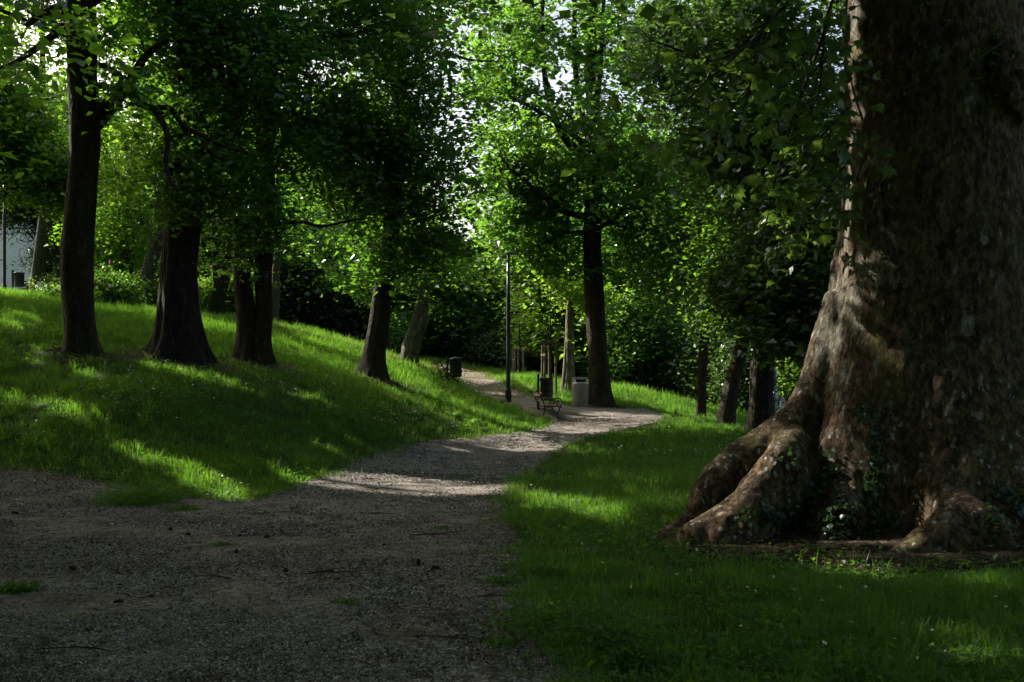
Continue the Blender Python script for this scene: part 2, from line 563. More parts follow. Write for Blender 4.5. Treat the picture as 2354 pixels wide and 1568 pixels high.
# washed concrete of the big bin
t = NT('washed_aggregate')
v = t.coords()
c = t.voro(v, 85, 'F1', 'Color')
sep = t.n('ShaderNodeSeparateColor')
t.l(c, sep.inputs[0])
col = t.ramp(sep.outputs[0], [(0, (.13, .10, .085)), (.5, (.26, .21, .18)), (1, (.45, .39, .34))])
t.bsdf(col, .9, t.bump(t.voro(v, 85), .5, .01), spec=.2)
M['aggregate'] = t.m

# ------------------------------------------------------------------ where sun comes through the canopy
# outlines (seen from the path) of the sunny patches on the ground; the crowns keep a gap towards the sun for each
SUNNY_PX = [
    ([(0, 900), (110, 915), (270, 970), (255, 995), (110, 960), (0, 935)], .8),
    ([(200, 1005), (320, 1030), (470, 1078), (610, 1135), (575, 1168), (480, 1150), (400, 1112), (290, 1060)], .92),
    ([(310, 835), (480, 866), (720, 905), (770, 928), (640, 915), (480, 885), (330, 855)], .93),
    ([(0, 715), (110, 725), (100, 750), (50, 770), (0, 760)], .5),
    ([(60, 800), (120, 790), (110, 840), (60, 850)], .6),
    ([(640, 755), (840, 786), (1010, 838), (1025, 875), (900, 858), (790, 822), (690, 788)], 1.0),
    ([(900, 850), (1010, 880), (1000, 905), (890, 880)], .8),
    ([(1000, 836), (1060, 846), (1130, 850), (1220, 870), (1150, 884), (1090, 892), (1040, 872)], 1.0),
    ([(1075, 893), (1215, 903), (1190, 912), (1085, 903)], 1.0),
    ([(600, 1092), (750, 1088), (1000, 1096), (1190, 1118), (1195, 1140), (1000, 1150), (800, 1136), (650, 1112)], .92),
    ([(1190, 1125), (1350, 1150), (1490, 1185), (1440, 1215), (1250, 1185), (1170, 1160)], .75),
    ([(1395, 885), (1500, 905), (1640, 950), (1700, 985), (1640, 972), (1480, 935), (1395, 915)], .9),
    ([(1270, 885), (1312, 888), (1312, 932), (1275, 926)], .85),
    ([(1150, 862), (1300, 880), (1400, 890), (1400, 928), (1310, 928), (1200, 892)], .8),
    ([(1000, 1022), (1300, 1026), (1290, 1040), (1010, 1036)], .55),
    ([(1310, 948), (1520, 955), (1510, 966), (1320, 962)], .5),
    ([(1150, 985), (1420, 985), (1400, 1000), (1150, 1000)], .4),
    ([(2180, 1310), (2353, 1340), (2353, 1400), (2240, 1370)], .6),
    ([(2180, 1470), (2353, 1490), (2353, 1568), (2150, 1568)], .45),
    ([(1250, 1400), (1450, 1440), (1400, 1500), (1220, 1480)], .3),
    ([(1860, 1300), (2120, 1315), (2100, 1345), (1860, 1335)], .4),
    ([(640, 1000), (760, 1030), (800, 1060), (700, 1050)], .7),
    ([(890, 985), (1130, 990), (1120, 1003), (900, 1000)], .6),
    ([(170, 845), (250, 860), (230, 880), (160, 865)], .6),
]
SUNNY = [(np.array([hit(*q)[:2] for q in poly]), pr) for poly, pr in SUNNY_PX] + [(np.array([(12.5, 46.0), (30, 46), (38, 90), (17, 90)]), 1.0)]     # and the open meadow beyond the road sign


def inside(poly, x, y):
    r = np.zeros(len(x), bool)
    a = poly
    b = np.roll(poly, -1, 0)
    for (x1, y1), (x2, y2) in zip(a, b):
        if y1 == y2: continue
        c = ((y1 > y) != (y2 > y)) & (x < (x2 - x1) * (y - y1) / (y2 - y1) + x1)
        r ^= c
    return r


# lit flank, roots and leaves that need a clear line to the sun: (point, radius, share of leaves missing)
SUNNY_PTS = [(P(1790, 1000, 10.6), .25, .9), (P(1840, 985, 10.3), .2, .9), (P(1770, 1060, 10.1), .2, .9), (P(1720, 1130, 10.0), .22, .8), (P(1620, 1190, 9.9), .25, .8),
             (P(2110, 1240, 9.0), .16, .9), (P(2240, 1140, 9.3), .16, .9), (P(1940, 1150, 9.8), .14, .8),
             (P(1812, 865, 46.5), 1.3, 1.0), (P(1783, 930, 40), .5, 1.0), (P(1700, 70, 9), .5, .4), (P(1790, 330, 9.6), .4, .4)]


PROF = [(-.5, 1.80), (0, 1.68), (.3, 1.58), (.6, 1.47), (1.0, 1.36), (1.5, 1.255), (2.1, 1.15), (3.2, 1.03), (4.4, .955), (5.8, .925), (7.5, .92), (9.5, .9), (11, .6)]     # radius of the plane trunk by height
for _z in np.arange(1.0, 6.2, .17):
    for _a, _k in ((1, .66), (10, .42)):
        if (noise3(np.array([[_z * 1.9, _a * .02, 3.3]]), 1.0)[0] + (.3 if _z < 3.4 else 0)) > 1 - _k * .95:
            _R = np.interp(_z - .27, [p_ for p_, _ in PROF], [q_ for _, q_ in PROF])
            SUNNY_PTS.append((np.array([PX - _R * math.cos(math.radians(_a)), PY - _R * math.sin(math.radians(_a)), _z]), .11, .9))


def OPEN(pr):
    return 1.1 if pr >= .93 else .41 + .42 * pr


def sun_keep(Q, r):
    """False for leaves that would stand between the sun and a sunny patch"""
    keep = np.ones(len(Q), bool)
    base = Q.copy()
    for _ in range(4):
        tt = (base[:, 2] - 0) * 0
        g = zg(base[:, 0], base[:, 1])
        dz = Q[:, 2] - g
        base = Q - S[None, :] * (dz / S[2])[:, None]
    low = (Q[:, 2] - zg(Q[:, 0], Q[:, 1])) > 1.2
    jx = base[:, 0] + r.normal(0, .09, len(Q))
    jy = base[:, 1] + r.normal(0, .09, len(Q))
    for poly, pr in SUNNY:
        lo, hi = poly.min(0) - .1, poly.max(0) + .1
        k = np.where((jx > lo[0]) & (jx < hi[0]) & (jy > lo[1]) & (jy < hi[1]) & low)[0]
        if len(k):
            ins = inside(poly, jx[k], jy[k]) & (noise3(np.c_[jx[k], jy[k], 0 * jx[k]], 2.1, 40) * .65 + noise3(np.c_[jx[k], jy[k], 0 * jx[k]], 5.3, 4) * .35 < OPEN(pr))
            keep[k[ins]] = False
    for q, rad, pr in SUNNY_PTS:
        d = Q - q
        s = d @ S
        perp = np.linalg.norm(d - s[:, None] * S, axis=1)
        keep &= ~((s > .3) & (perp < rad * r.uniform(.8, 1.15, len(Q))) & (r.random(len(Q)) < pr))
    return keep


# ------------------------------------------------------------------ path outline
PATH = [(-2400, 1568), (0, 1078), (130, 1092), (280, 1120), (420, 1150), (560, 1158), (640, 1132), (740, 1098), (860, 1046), (1000, 1012), (1140, 1000), (1240, 990),
        (1268, 975), (1236, 958), (1195, 940), (1140, 922), (1095, 908), (1062, 888), (1045, 868), (1015, 850), (975, 836), (950, 828)]
PATH_B = [(985, 829), (1050, 842), (1110, 858), (1150, 876), (1165, 893), (1205, 905), (1255, 922), (1320, 938), (1400, 938), (1490, 943), (1545, 957), (1520, 972), (1440, 990),
          (1350, 1010), (1285, 1040), (1235, 1080), (1190, 1115), (1165, 1150), (1165, 1200), (1185, 1240), (1205, 1290), (1225, 1370), (1255, 1450), (1320, 1520), (1410, 1600)]


def gp(u, v):
    if u < 0: return np.array([-9.5, 3.0])
    if v >= 1568: return np.array([(u - U0) / F * 4.6, 4.6])
    return hit(u, v)[:2]


poly = [gp(*q) for q in PATH] + [gp(*q) for q in PATH_B] + [np.array([.65, 3.0]), np.array([.6, -6.0]), np.array([-7.0, -6.0])]
PATHPOLY = np.array(poly)


def path_sd(x, y):
    """signed distance to the path outline (negative inside) and the nearest outline point"""
    a = PATHPOLY
    b = np.roll(a, -1, 0)
    best = np.full(len(x), 1e9)
    nx = np.zeros(len(x))
    ny = np.zeros(len(x))
    for (x1, y1), (x2, y2) in zip(a, b):
        dx, dy = x2 - x1, y2 - y1
        tt = np.clip(((x - x1) * dx + (y - y1) * dy) / (dx * dx + dy * dy + 1e-9), 0, 1)
        px, py = x1 + tt * dx, y1 + tt * dy
        d = np.hypot(x - px, y - py)
        k = d < best
        best[k] = d[k]
        nx[k], ny[k] = px[k], py[k]
    s = np.where(inside(a, x, y), -1.0, 1.0)
    return s * best, nx, ny


# ------------------------------------------------------------------ setting: ground, path, bare earth
def axis(lo, f0, f1, hi, step):
    a = [f0]
    d = step
    while a[-1] > lo:
        d *= 1.35
        a.append(a[-1] - d)
    b = [f1]
    d = step
    while b[-1] < hi:
        d *= 1.35
        b.append(b[-1] + d)
    return np.array(a[::-1][:-1] + list(np.arange(f0, f1, step)) + b)


xs = axis(-900, -32, 22, 900, .3)
ys = axis(-300, -4, 62, 1200, .3)
gx, gy = np.meshgrid(xs, ys, indexing='ij')
x, y = gx.ravel(), gy.ravel()
V = np.c_[x, y, zg(x, y) + .02 * (noise3(np.c_[x, y, 0 * x], .7) - .5)]
ni, nj = len(xs), len(ys)
i, j = np.meshgrid(np.arange(ni - 1), np.arange(nj - 1), indexing='ij')
q = np.stack([i * nj + j, (i + 1) * nj + j, (i + 1) * nj + j + 1, i * nj + j + 1], -1).reshape(-1, 4)
ground = link(bpy.data.objects.new('ground', raw_mesh('ground', V, [q], None, [M['turf']], None, True)))
tag(ground, kind='structure')


def sheet(name, mat, x0, x1, y0, y1, step, sdf, lift):
    xs = np.arange(x0, x1, step)
    ys = np.arange(y0, y1, step)
    gx, gy = np.meshgrid(xs, ys, indexing='ij')
    x, y = gx.ravel(), gy.ravel()
    sd, nx, ny = sdf(x, y)
    nj = len(ys)
    i, j = np.meshgrid(np.arange(len(xs) - 1), np.arange(nj - 1), indexing='ij')
    q = np.stack([i * nj + j, (i + 1) * nj + j, (i + 1) * nj + j + 1, i * nj + j + 1], -1).reshape(-1, 4)
    q = q[(sd[q] < 0).any(1)]
    out = sd > 0
    x = np.where(out, nx, x)
    y = np.where(out, ny, y)
    used, inv = np.unique(q, return_inverse=True)
    q = inv.reshape(-1, 4)
    x, y, sd = x[used], y[used], sd[used]
    lf = np.clip(-sd / .25, 0, 1) * lift
    z = zg(x, y) + lf + .03 + .012 * (noise3(np.c_[x, y, 0 * x], 6) - .5) + .02 * (noise3(np.c_[x, y, 0 * x], 1.4) - .5)
    z = np.where(sd > -.01, zg(x, y) - .03, z)
    o = link(bpy.data.objects.new(name, raw_mesh(name, np.c_[x, y, z], [q], None, [mat], None, True)))
    return tag(o, kind='structure')


def path_wob(x, y):
    sd, nx, ny = path_sd(x, y)
    return sd + .22 * (noise3(np.c_[x, y, 0 * x], 1.6) - .5), nx, ny


sheet('path', M['gravel'], -10.5, 6.5, -4, 56, .07, path_sd, .012)
EC = np.array([4.1, 9.95])


def earth_sdf(x, y):
    th = np.arctan2(y - EC[1], x - EC[0])
    rr = np.hypot((x - EC[0]) / 2.8, (y - EC[1]) / 1.5)
    k = 1 + .3 * (noise3(np.c_[np.cos(th) * 2, np.sin(th) * 2, 0 * th], 1.7) - .5)
    sc = k / np.maximum(rr, 1e-6)
    return (rr - k) * 1.6, EC[0] + (x - EC[0]) * sc, EC[1] + (y - EC[1]) * sc


sheet('bare_earth', M['earth'], .6, 7.2, 7.8, 12.2, .06, earth_sdf, .02)
RINGS = []
for (u_, v_, Y_, ra_) in [(186, 812, 23, .85), (412, 832, 25, 1.15), (590, 836, 27, .85), (852, 864, 29, .6), (1378, 936, 34, .7)]:
    q_ = P(u_, v_, Y_)
    RINGS.append((q_[0] + .25, q_[1] - .35, ra_))


def ring_sdf(cx, cy, ra):
    def f(x, y):
        th = np.arctan2(y - cy, x - cx)
        rr = np.hypot((x - cx) / 1.3, y - cy) / ra
        k = 1 + .6 * (noise3(np.c_[np.cos(th) * 2 + cx, np.sin(th) * 2 + cy, 0 * th], 1.4) - .5)
        sc = k / np.maximum(rr, 1e-6)
        return (rr - k) * ra, cx + (x - cx) * sc, cy + (y - cy) * sc
    return f


for (cx_, cy_, ra_) in RINGS:
    sheet('bare_earth', M['earth'], cx_ - 2.4, cx_ + 2.4, cy_ - 2, cy_ + 2, .09, ring_sdf(cx_, cy_, ra_), .02)


# ------------------------------------------------------------------ leaves
LOBED = np.array([(0, 0), (.30, -.06), (.52, .20), (.30, .34), (.34, .62), (.14, .58), (0, 1.0), (-.14, .58), (-.34, .62), (-.30, .34), (-.52, .20), (-.30, -.06)]) * [1, 1]


def leaf_frames(n, r, droop=.35, spread=.75):
    yaw = r.random(n) * 2 * math.pi
    tilt = np.abs(r.normal(0, spread, n))
    ta = r.random(n) * 2 * math.pi
    N = np.c_[np.sin(tilt) * np.cos(ta), np.sin(tilt) * np.sin(ta), np.cos(tilt)]
    A = np.c_[np.cos(yaw), np.sin(yaw), -droop + 0 * yaw]
    A -= N * (A * N).sum(1)[:, None]
    A /= np.linalg.norm(A, axis=1)[:, None] + 1e-9
    return A, np.cross(N, A), N


def kites(Q, L, r, wr=.72, droop=.35, spread=.75):
    n = len(Q)
    A, B, N = leaf_frames(n, r, droop, spread)
    L = (L * np.clip(r.lognormal(-.03, .30, n), .45, 1.8))[:, None]
    w = L * wr * .5
    V = np.empty((n, 4, 3))
    V[:, 0] = Q - A * L * .5
    V[:, 1] = Q + B * w - A * L * .08 + N * L * .10
    V[:, 2] = Q + A * L * .5 - N * L * .06
    V[:, 3] = Q - B * w - A * L * .08 + N * L * .10
    f = np.arange(n * 4).reshape(n, 4)
    return V.reshape(-1, 3), f, np.repeat(r.random(n), 4)


def lobed(Q, L, r, droop=.6, spread=.6):
    n = len(Q)
    A, B, N = leaf_frames(n, r, droop, spread)
    L = (L * r.uniform(.6, 1.2, n))[:, None, None]
    p = LOBED
    k = len(p)
    bend = -.40 * (np.abs(p[:, 0]) ** 1.3) - .32 * p[:, 1] ** 2
    V = Q[:, None, :] + L * (p[None, :, 1:2] * A[:, None, :] + p[None, :, 0:1] * B[:, None, :] + bend[None, :, None] * N[:, None, :])
    c = Q[:, None, :] + L * .3 * A[:, None, :]
    V = np.concatenate([V, c], 1)
    b = np.arange(n) * (k + 1)
    e = np.arange(k)
    f = np.stack([b[:, None] + e, b[:, None] + (e + 1) % k, b[:, None] + k + 0 * e], -1).reshape(-1, 3)
    return V.reshape(-1, 3), f, np.repeat(r.random(n), k + 1)


def clumps(ells, n, r, gap=.42, gf=.55, shell=.45):
    """clump centres inside ellipsoids [(centre, radii, weight)] with noise gaps"""
    w = np.array([e[2] for e in ells], float)
    w /= w.sum()
    out = []
    for (c, rad, _), k in zip(ells, (w * n).astype(int) + 1):
        d = r.normal(size=(k * 2, 3))
        d /= np.linalg.norm(d, axis=1)[:, None]
        d *= (r.random(k * 2) ** shell)[:, None]
        q = np.asarray(c) + d * np.asarray(rad)
        g = noise3(q, gf, 17.3) * .65 + noise3(q, gf * 2.3, 5.1) * .35
        q = q[g > gap][:k]
        out.append(q)
    return np.vstack(out)


def foliage(Cn, per, cr, L, r, flat=.4, kind='kite', cull=True, droop=.35, spread=.75, wr=.72, minh=.08):
    n = len(Cn) * per
    off = r.normal(size=(n, 3)) * np.array([cr, cr, cr * flat])
    tilt = r.normal(0, .35, (len(Cn), 2))
    off[:, 2] += (off[:, :2].reshape(len(Cn), per, 2) * tilt[:, None, :]).sum(-1).ravel()
    off[:, 2] -= .25 * (off[:, 0] ** 2 + off[:, 1] ** 2) / max(cr, .01) * .5
    Q = np.repeat(Cn, per, 0) + off
    Q = Q[Q[:, 2] > zg(Q[:, 0], Q[:, 1]) + minh]
    if cull:
        Q = Q[sun_keep(Q, r)]
    if kind == 'kite':
        return kites(Q, L, r, wr, droop, spread)
    return lobed(Q, L, r, droop, spread)


def limb_curve(a, b, r, arch=.18, n=9):
    d = b - a
    ln = np.linalg.norm(d)
    m1 = a + d * .35 + np.array([0, 0, arch * ln]) + r.normal(0, .05 * ln, 3)
    m2 = a + d * .7 + np.array([0, 0, arch * .8 * ln]) + r.normal(0, .06 * ln, 3)
    return spline([a, m1, m2, b], n)


def trunk_mod(flare, hf, nb, ph, z0, lump=.05, flute=.05, seed=0.0):
    def mod(R, th, pts):
        z = np.maximum(pts[:, 2] - z0, 0)
        fl = flare * np.exp(-z / hf)
        b = .55 + .45 * np.cos(nb * th + ph) * 1.0 + .25 * np.cos((nb + 3) * th + 1.7 * ph)
        b = np.clip(b, 0, 1.3)
        R = R * (1 + fl[:, None] * (.45 + b[None, :]))
        X = np.stack([np.cos(th)[None, :] * np.ones((len(z), 1)), np.sin(th)[None, :] * np.ones((len(z), 1)), (z * .55)[:, None] * np.ones((1, len(th)))], -1).reshape(-1, 3)
        nz = noise3(X, 2.2, seed) - .5
        R = R * (1 + 2 * lump * nz.reshape(R.shape) + flute * np.cos(nb * 2 * th + ph * 2)[None, :] * np.exp(-z / (hf * 4))[:, None])
        n2 = noise3(X * [1, 1, .35], 9.0, seed) - .5
        return R * (1 + .07 * n2.reshape(R.shape))
    return mod


def make_tree(name, label, cat, Y, stems, ells, leaf, bark, seed, n_cl=300, per=60, cr=.55, L=.14, limbs=(), nlimb=9, flare=.5, hf=.5, nb=5,
              group=None, segs=40, twigs=True, gap=.42, gf=.5, flat=.4, kind='kite', px=True, attach=.45, arch=.15, spread=.75, wr=.72, droop=.35, shell=.45, lump=.05, cull=True):
    r = np.random.default_rng(seed)
    random.seed(seed)
    if px:
        stems = [[(*P(u, v, Y + (d[0] if d else 0)), rad) for (u, v, rad, *d) in s] for s in stems]
        s_ = F
        ells = [(P(u, v, yy), np.array([ru * yy / F, ry, rv * yy / F]), w) for (u, v, yy, ru, rv, ry, w) in ells]
        limbs = [([P(u, v, Y + d) for (u, v, d) in pts], a, b) for pts, a, b in limbs]
    x0, y0 = stems[0][0][0], stems[0][0][1]
    z0 = zg1(x0, y0)
    root = empty(name, (x0, y0, z0), label, cat, group)
    tb = MB()
    skel, skr = [], []
    for si, s in enumerate(stems):
        s = np.array(s, float)
        if si == 0 or s[0][2] < z0 + 1.0:
            s[0, 2] = zg1(s[0, 0], s[0, 1]) - .35
        ln = np.linalg.norm(np.diff(s[:, :3], axis=0), axis=1).sum()
        n = max(10, int(ln / .14)) if segs > 20 else max(8, int(ln / .5))
        c = spline(s, n)
        c[:, :2] += (.02 * ln ** .5) * (np.c_[noise3(np.c_[c[:, 2], c[:, 2] * 0 + seed, c[:, 2] * 0], .9), noise3(np.c_[c[:, 2], c[:, 2] * 0 + seed + 9, c[:, 2] * 0], .9)] - .5) * np.clip((c[:, 2:3] - z0) / 2, 0, 1)
        tb.tube(c[:, :3], c[:, 3], segs, True, trunk_mod(flare, hf, nb, seed * 1.3 + si, z0, lump, .05, seed + si * 3.3))
        skel.append(c[:, :3])
        skr.append(c[:, 3])
    put_abs(tb, 'trunk', bark, root, True)
    bb = MB()
    for pts, ra, rb in limbs:
        c = spline(pts, max(10, 6 * len(pts)))
        bb.tube(c, np.linspace(ra, rb, len(c)), 8)
        skel.append(c)
        skr.append(np.linspace(ra, rb, len(c)))
    Cn = clumps(ells, n_cl, r, gap, gf, shell) if n_cl else np.zeros((0, 3))
    if nlimb and len(Cn):
        main = np.vstack(skel[:len(stems)])
        mr = np.concatenate(skr[:len(stems)])
        zlo = z0 + (main[:, 2].max() - z0) * attach
        ok = main[:, 2] > zlo
        main, mr = main[ok], mr[ok]
        ends = [Cn[r.integers(len(Cn))]]
        d = np.linalg.norm(Cn - ends[0], axis=1)
        for _ in range(nlimb - 1):
            k = int(np.argmax(d * r.uniform(.75, 1, len(d))))
            ends.append(Cn[k])
            d = np.minimum(d, np.linalg.norm(Cn - Cn[k], axis=1))
        for e in ends:
            dd = np.hypot(main[:, 0] - e[0], main[:, 1] - e[1])
            k = int(np.argmin(np.abs(main[:, 2] - (e[2] - .45 * dd))))
            c = limb_curve(main[k], e, r, arch)
            if (~sun_keep(c[3:], r)).mean() > .25: continue
            rr = min(mr[k] * .55, .03 + .018 * np.linalg.norm(e - main[k]))
            bb.tube(c, np.linspace(rr, .015, len(c)), 6)
            skel.append(c)
            skr.append(np.linspace(rr, .015, len(c)))
    if twigs and len(Cn):
        sk = np.vstack(skel[len(stems):] if len(skel) > len(stems) else skel)
        for c in Cn:
            k = int(np.argmin(((sk - c) ** 2).sum(1)))
            a = sk[k]
            if np.linalg.norm(a - c) > 6: continue
            m = (a + c) / 2 + r.normal(0, .12, 3) + [0, 0, .1]
            if cull and not sun_keep(np.array([m, c]), r).all(): continue
            bb.tube([a, m, c], [.014, .010, .004], 3, False)
    if bb.n:
        put_abs(bb, 'branches', bark, root, True)
    if len(Cn):
        Vv, f, ti = foliage(Cn, per, cr, L, r, flat, kind, cull, droop, spread, wr, 1.35)
        me = raw_mesh('crown', Vv - np.array(root.location), [f], ti, [leaf])
        o = bpy.data.objects.new('crown', me)
        C.objects.link(o)
        o.parent = root
    return root


def put_abs(mb, name, mat, thing, smooth=False):
    mb.V = [v - np.array(thing.location) for v in mb.V]
    return put(mb, name, mat, thing, smooth)

# ------------------------------------------------------------------ trees of the left slope
SL = 'trees standing on the left slope'
make_tree('maple_tree', 'tall dark maple with forked limb, nearest the left edge on the grass slope', 'tree', 23,
          [[(190, 830, .33), (186, 770, .32), (176, 650, .35), (180, 520, .345), (188, 400, .33), (194, 300, .345), (190, 180, .33), (188, 60, .33), (185, -120, .28), (200, -400, .16)]],
          [(60, 60, 24, 170, 140, 3, .8), (330, 40, 24.6, 200, 120, 2.2, .9), (250, 60, 22, 60, 60, .8, .12), (330, 200, 22.3, 90, 60, .6, .14), (470, 370, 24, 110, 60, .7, .14), (40, 60, 25, 170, 150, 2.5, .8), (180, -260, 23.5, 520, 260, 5.5, 3.6), (450, 330, 25, 170, 90, 1.4, .3), (300, 420, 25, 120, 60, 1.2, .15)],
          M['leaf_maple'], M['bark_moss'], 11, 560, 46, .40, .165,
          limbs=[([(215, 285, 0), (250, 245, -.2), (295, 190, -.5)], .21, .15), ([(290, 195, -.5), (262, 165, -.8), (228, 148, -1.2)], .11, .04), ([(295, 195, -.5), (335, 130, -.7), (385, 90, -1)], .12, .05),
                 ([(293, 200, -.5), (315, 235, -.6), (352, 252, -.7), (378, 290, -.8), (386, 330, -.9), (380, 370, -.9), (392, 415, -1), (410, 440, -1)], .095, .04),
                 ([(350, 250, -.7), (392, 250, -.6), (420, 288, -.5), (465, 312, -.4), (510, 335, -.3), (570, 352, -.1)], .07, .03),
                 ([(385, 322, -.9), (415, 308, -.8), (455, 318, -.7)], .04, .02),
                 ([(172, 30, 0), (140, 28, -.3), (105, 25, -.5), (60, 60, -.7)], .17, .06), ([(150, 60, 0), (85, 110, .3), (40, 140, .5), (-10, 160, .7)], .10, .04)],
          nlimb=8, flare=.55, hf=.38, nb=4, group=SL, attach=.5, gap=.48, gf=.38)
make_tree('oak_tree', 'stout oak with deeply furrowed trunk and wide flared foot on the slope', 'tree', 25,
          [[(406, 840, .52), (412, 780, .49), (411, 700, .47), (414, 600, .44), (420, 480, .45), (428, 350, .42), (435, 200, .36), (440, -60, .26), (450, -350, .14)]],
          [(470, 60, 25.5, 200, 170, 3, 1.2), (440, 300, 25, 130, 110, 2.2, .45), (420, 440, 24.3, 90, 70, 1.0, .22), (520, 430, 25, 110, 110, 2, .45), (450, -300, 26, 480, 270, 6, 3.2), (640, 130, 25, 150, 170, 3, 1.0)],
          M['leaf_oak'], M['bark_oak'], 12, 640, 48, .42, .155, flat=.28, gap=.45, gf=.38, nlimb=12, flare=.62, hf=.55, nb=5, group=SL, segs=88, attach=.45, lump=.035)
make_tree('forked_tree', 'dark tree with two trunks grown together at the foot, ivy on its left side', 'tree', 27,
          [[(592, 845, .34), (597, 790, .27), (606, 720, .23), (606, 600, .245), (612, 480, .245), (612, 300, .25), (620, 60, .18), (630, -250, .1)],
           [(570, 845, .33), (568, 760, .27), (560, 660, .235), (552, 560, .22), (548, 430, .2), (535, 200, .18), (520, -150, .1)]],
          [(640, 230, 27, 220, 190, 3.2, 1.7), (760, 300, 27, 170, 150, 2.6, 1.0), (550, 440, 26.5, 90, 120, 1.4, .5), (650, -120, 28, 420, 260, 5.5, 2.6), (850, 90, 27, 200, 180, 3, 1.3), (640, 520, 27, 60, 60, .8, .12), (560, 560, 26.2, 60, 60, .8, .2)],
          M['leaf_oak'], M['bark'], 13, 660, 48, .42, .16, flat=.28, gap=.43, gf=.42,
          limbs=[([(615, 520, 0), (640, 515, -.1), (690, 510, -.2), (740, 520, -.2), (800, 508, -.1), (860, 500, 0)], .07, .02)],
          nlimb=12, flare=.42, hf=.4, nb=4, group=SL, attach=.4)
make_tree('leaning_tree', 'slim dark tree leaning right, alone at the foot of the slope left of the lamp', 'tree', 29,
          [[(850, 872, .33), (860, 810, .29), (872, 740, .28), (884, 660, .28), (893, 590, .26), (903, 480, .23), (915, 320, .18), (930, 60, .12), (940, -150, .06)]],
          [(900, 420, 29, 200, 170, 3, 1.5), (1000, 350, 29, 170, 190, 2.8, 1.0), (800, 330, 29.5, 140, 150, 2.5, .9), (930, 100, 30, 260, 190, 4, 1.5), (960, 560, 28.6, 120, 70, 1.6, .4), (880, 600, 28.2, 90, 40, 1.0, .22), (960, -150, 30, 260, 160, 4, .8)],
          M['leaf_oak'], M['bark_moss'], 14, 600, 46, .42, .165, flat=.28, nlimb=14, flare=.4, hf=.35, nb=4, group=SL, attach=.4, gap=.44, gf=.42)
make_tree('knobbly_tree', 'grey trunk with lumpy bulges leaning right beside the far path', 'tree', 38,
          [[(934, 845, .34), (944, 810, .34), (954, 770, .31), (966, 735, .29), (974, 680, .22), (985, 600, .16), (1000, 480, .1)]],
          [(985, 600, 38, 110, 110, 2.6, 1.0), (1015, 690, 37.5, 60, 42, 1.2, .28), (1060, 560, 38, 80, 90, 2, .6)],
          M['leaf_maple'], M['bark_grey'], 15, 260, 50, .5, .15, nlimb=7, flare=.2, hf=.3, nb=3, group=SL, lump=.22, segs=32)
# ------------------------------------------------------------------ trees by the path bend and on the right
make_tree('tall_lime_tree', 'tall straight tree with many upright stems, right beside the concrete bin', 'tree', 34,
          [[(1380, 945, .40), (1378, 890, .36), (1372, 800, .335), (1366, 680, .33), (1362, 560, .31), (1366, 440, .29), (1362, 360, .26), (1360, 200, .20), (1362, 60, .16), (1365, -200, .09)]],
          [(1330, 520, 34, 190, 130, 3.4, 1.4), (1400, 380, 34, 170, 120, 3, .75), (1250, 300, 34, 170, 200, 3, .8), (1360, 120, 34.5, 220, 190, 3.6, .9), (1180, 430, 33.5, 130, 170, 2.5, .8), (1480, 520, 34.5, 140, 120, 2.8, .7), (1350, -150, 35, 300, 160, 4, .9), (1510, 50, 35, 150, 130, 3, .6), (1160, 140, 35, 130, 170, 2.5, .7)],
          M['leaf_beech'], M['bark_moss'], 16, 1050, 34, .34, .20, flat=.25,
          limbs=[([(1362, 385, 0), (1330, 350, -.1), (1300, 320, -.2), (1275, 270, -.2), (1255, 200, -.2), (1248, 100, -.1), (1246, -80, 0)], .17, .06),
                 ([(1345, 362, 0), (1310, 270, .3), (1272, 240, .4), (1260, 190, .5)], .09, .05), ([(1356, 330, 0), (1335, 250, .2), (1322, 150, .3), (1320, 20, .3), (1322, -120, .3)], .13, .06),
                 ([(1368, 400, 0), (1400, 390, -.2), (1440, 370, -.4), (1480, 350, -.6)], .08, .03), ([(1364, 300, 0), (1376, 200, -.2), (1385, 60, -.3), (1392, -100, -.3)], .11, .05),
                 ([(1358, 500, 0), (1300, 488, -.4), (1250, 455, -.8), (1190, 400, -1.2), (1160, 380, -1.4)], .13, .04), ([(1366, 470, 0), (1420, 520, .4), (1500, 530, .8)], .09, .03)],
          nlimb=8, flare=.35, hf=.4, nb=5, gap=.49, gf=.55, attach=.35)
RT = 'young trees on the right below the plane tree'
make_tree('slim_tree', 'thinnest dark trunk right of the path end, in tall grass', 'tree', 31,
          [[(1610, 975, .17), (1612, 900, .15), (1616, 820, .145), (1622, 740, .13), (1632, 620, .11), (1640, 450, .09), (1650, 200, .05)]],
          [(1620, 520, 31, 160, 130, 3, 1.1), (1600, 340, 31.5, 170, 150, 3, .8), (1560, 640, 31.5, 120, 80, 2.2, .6)],
          M['leaf_beech'], M['bark'], 17, 420, 55, .42, .125, nlimb=9, flare=.3, hf=.25, nb=4, group=RT, segs=24)
make_tree('crooked_tree', 'dark trunk leaning right, between the thinnest and the thickest right hand trunks', 'tree', 28,
          [[(1664, 1000, .25), (1670, 950, .235), (1682, 880, .215), (1698, 820, .205), (1716, 760, .19), (1745, 690, .15), (1770, 600, .12), (1790, 400, .07)]],
          [(1740, 560, 28, 140, 130, 2.6, 1.1), (1700, 700, 28, 90, 60, 1.4, .3), (1790, 380, 28.5, 150, 150, 3, .9)],
          M['leaf_maple'], M['bark_moss'], 18, 420, 55, .42, .125, nlimb=9, flare=.3, hf=.3, nb=4, group=RT, segs=28, gap=.38)
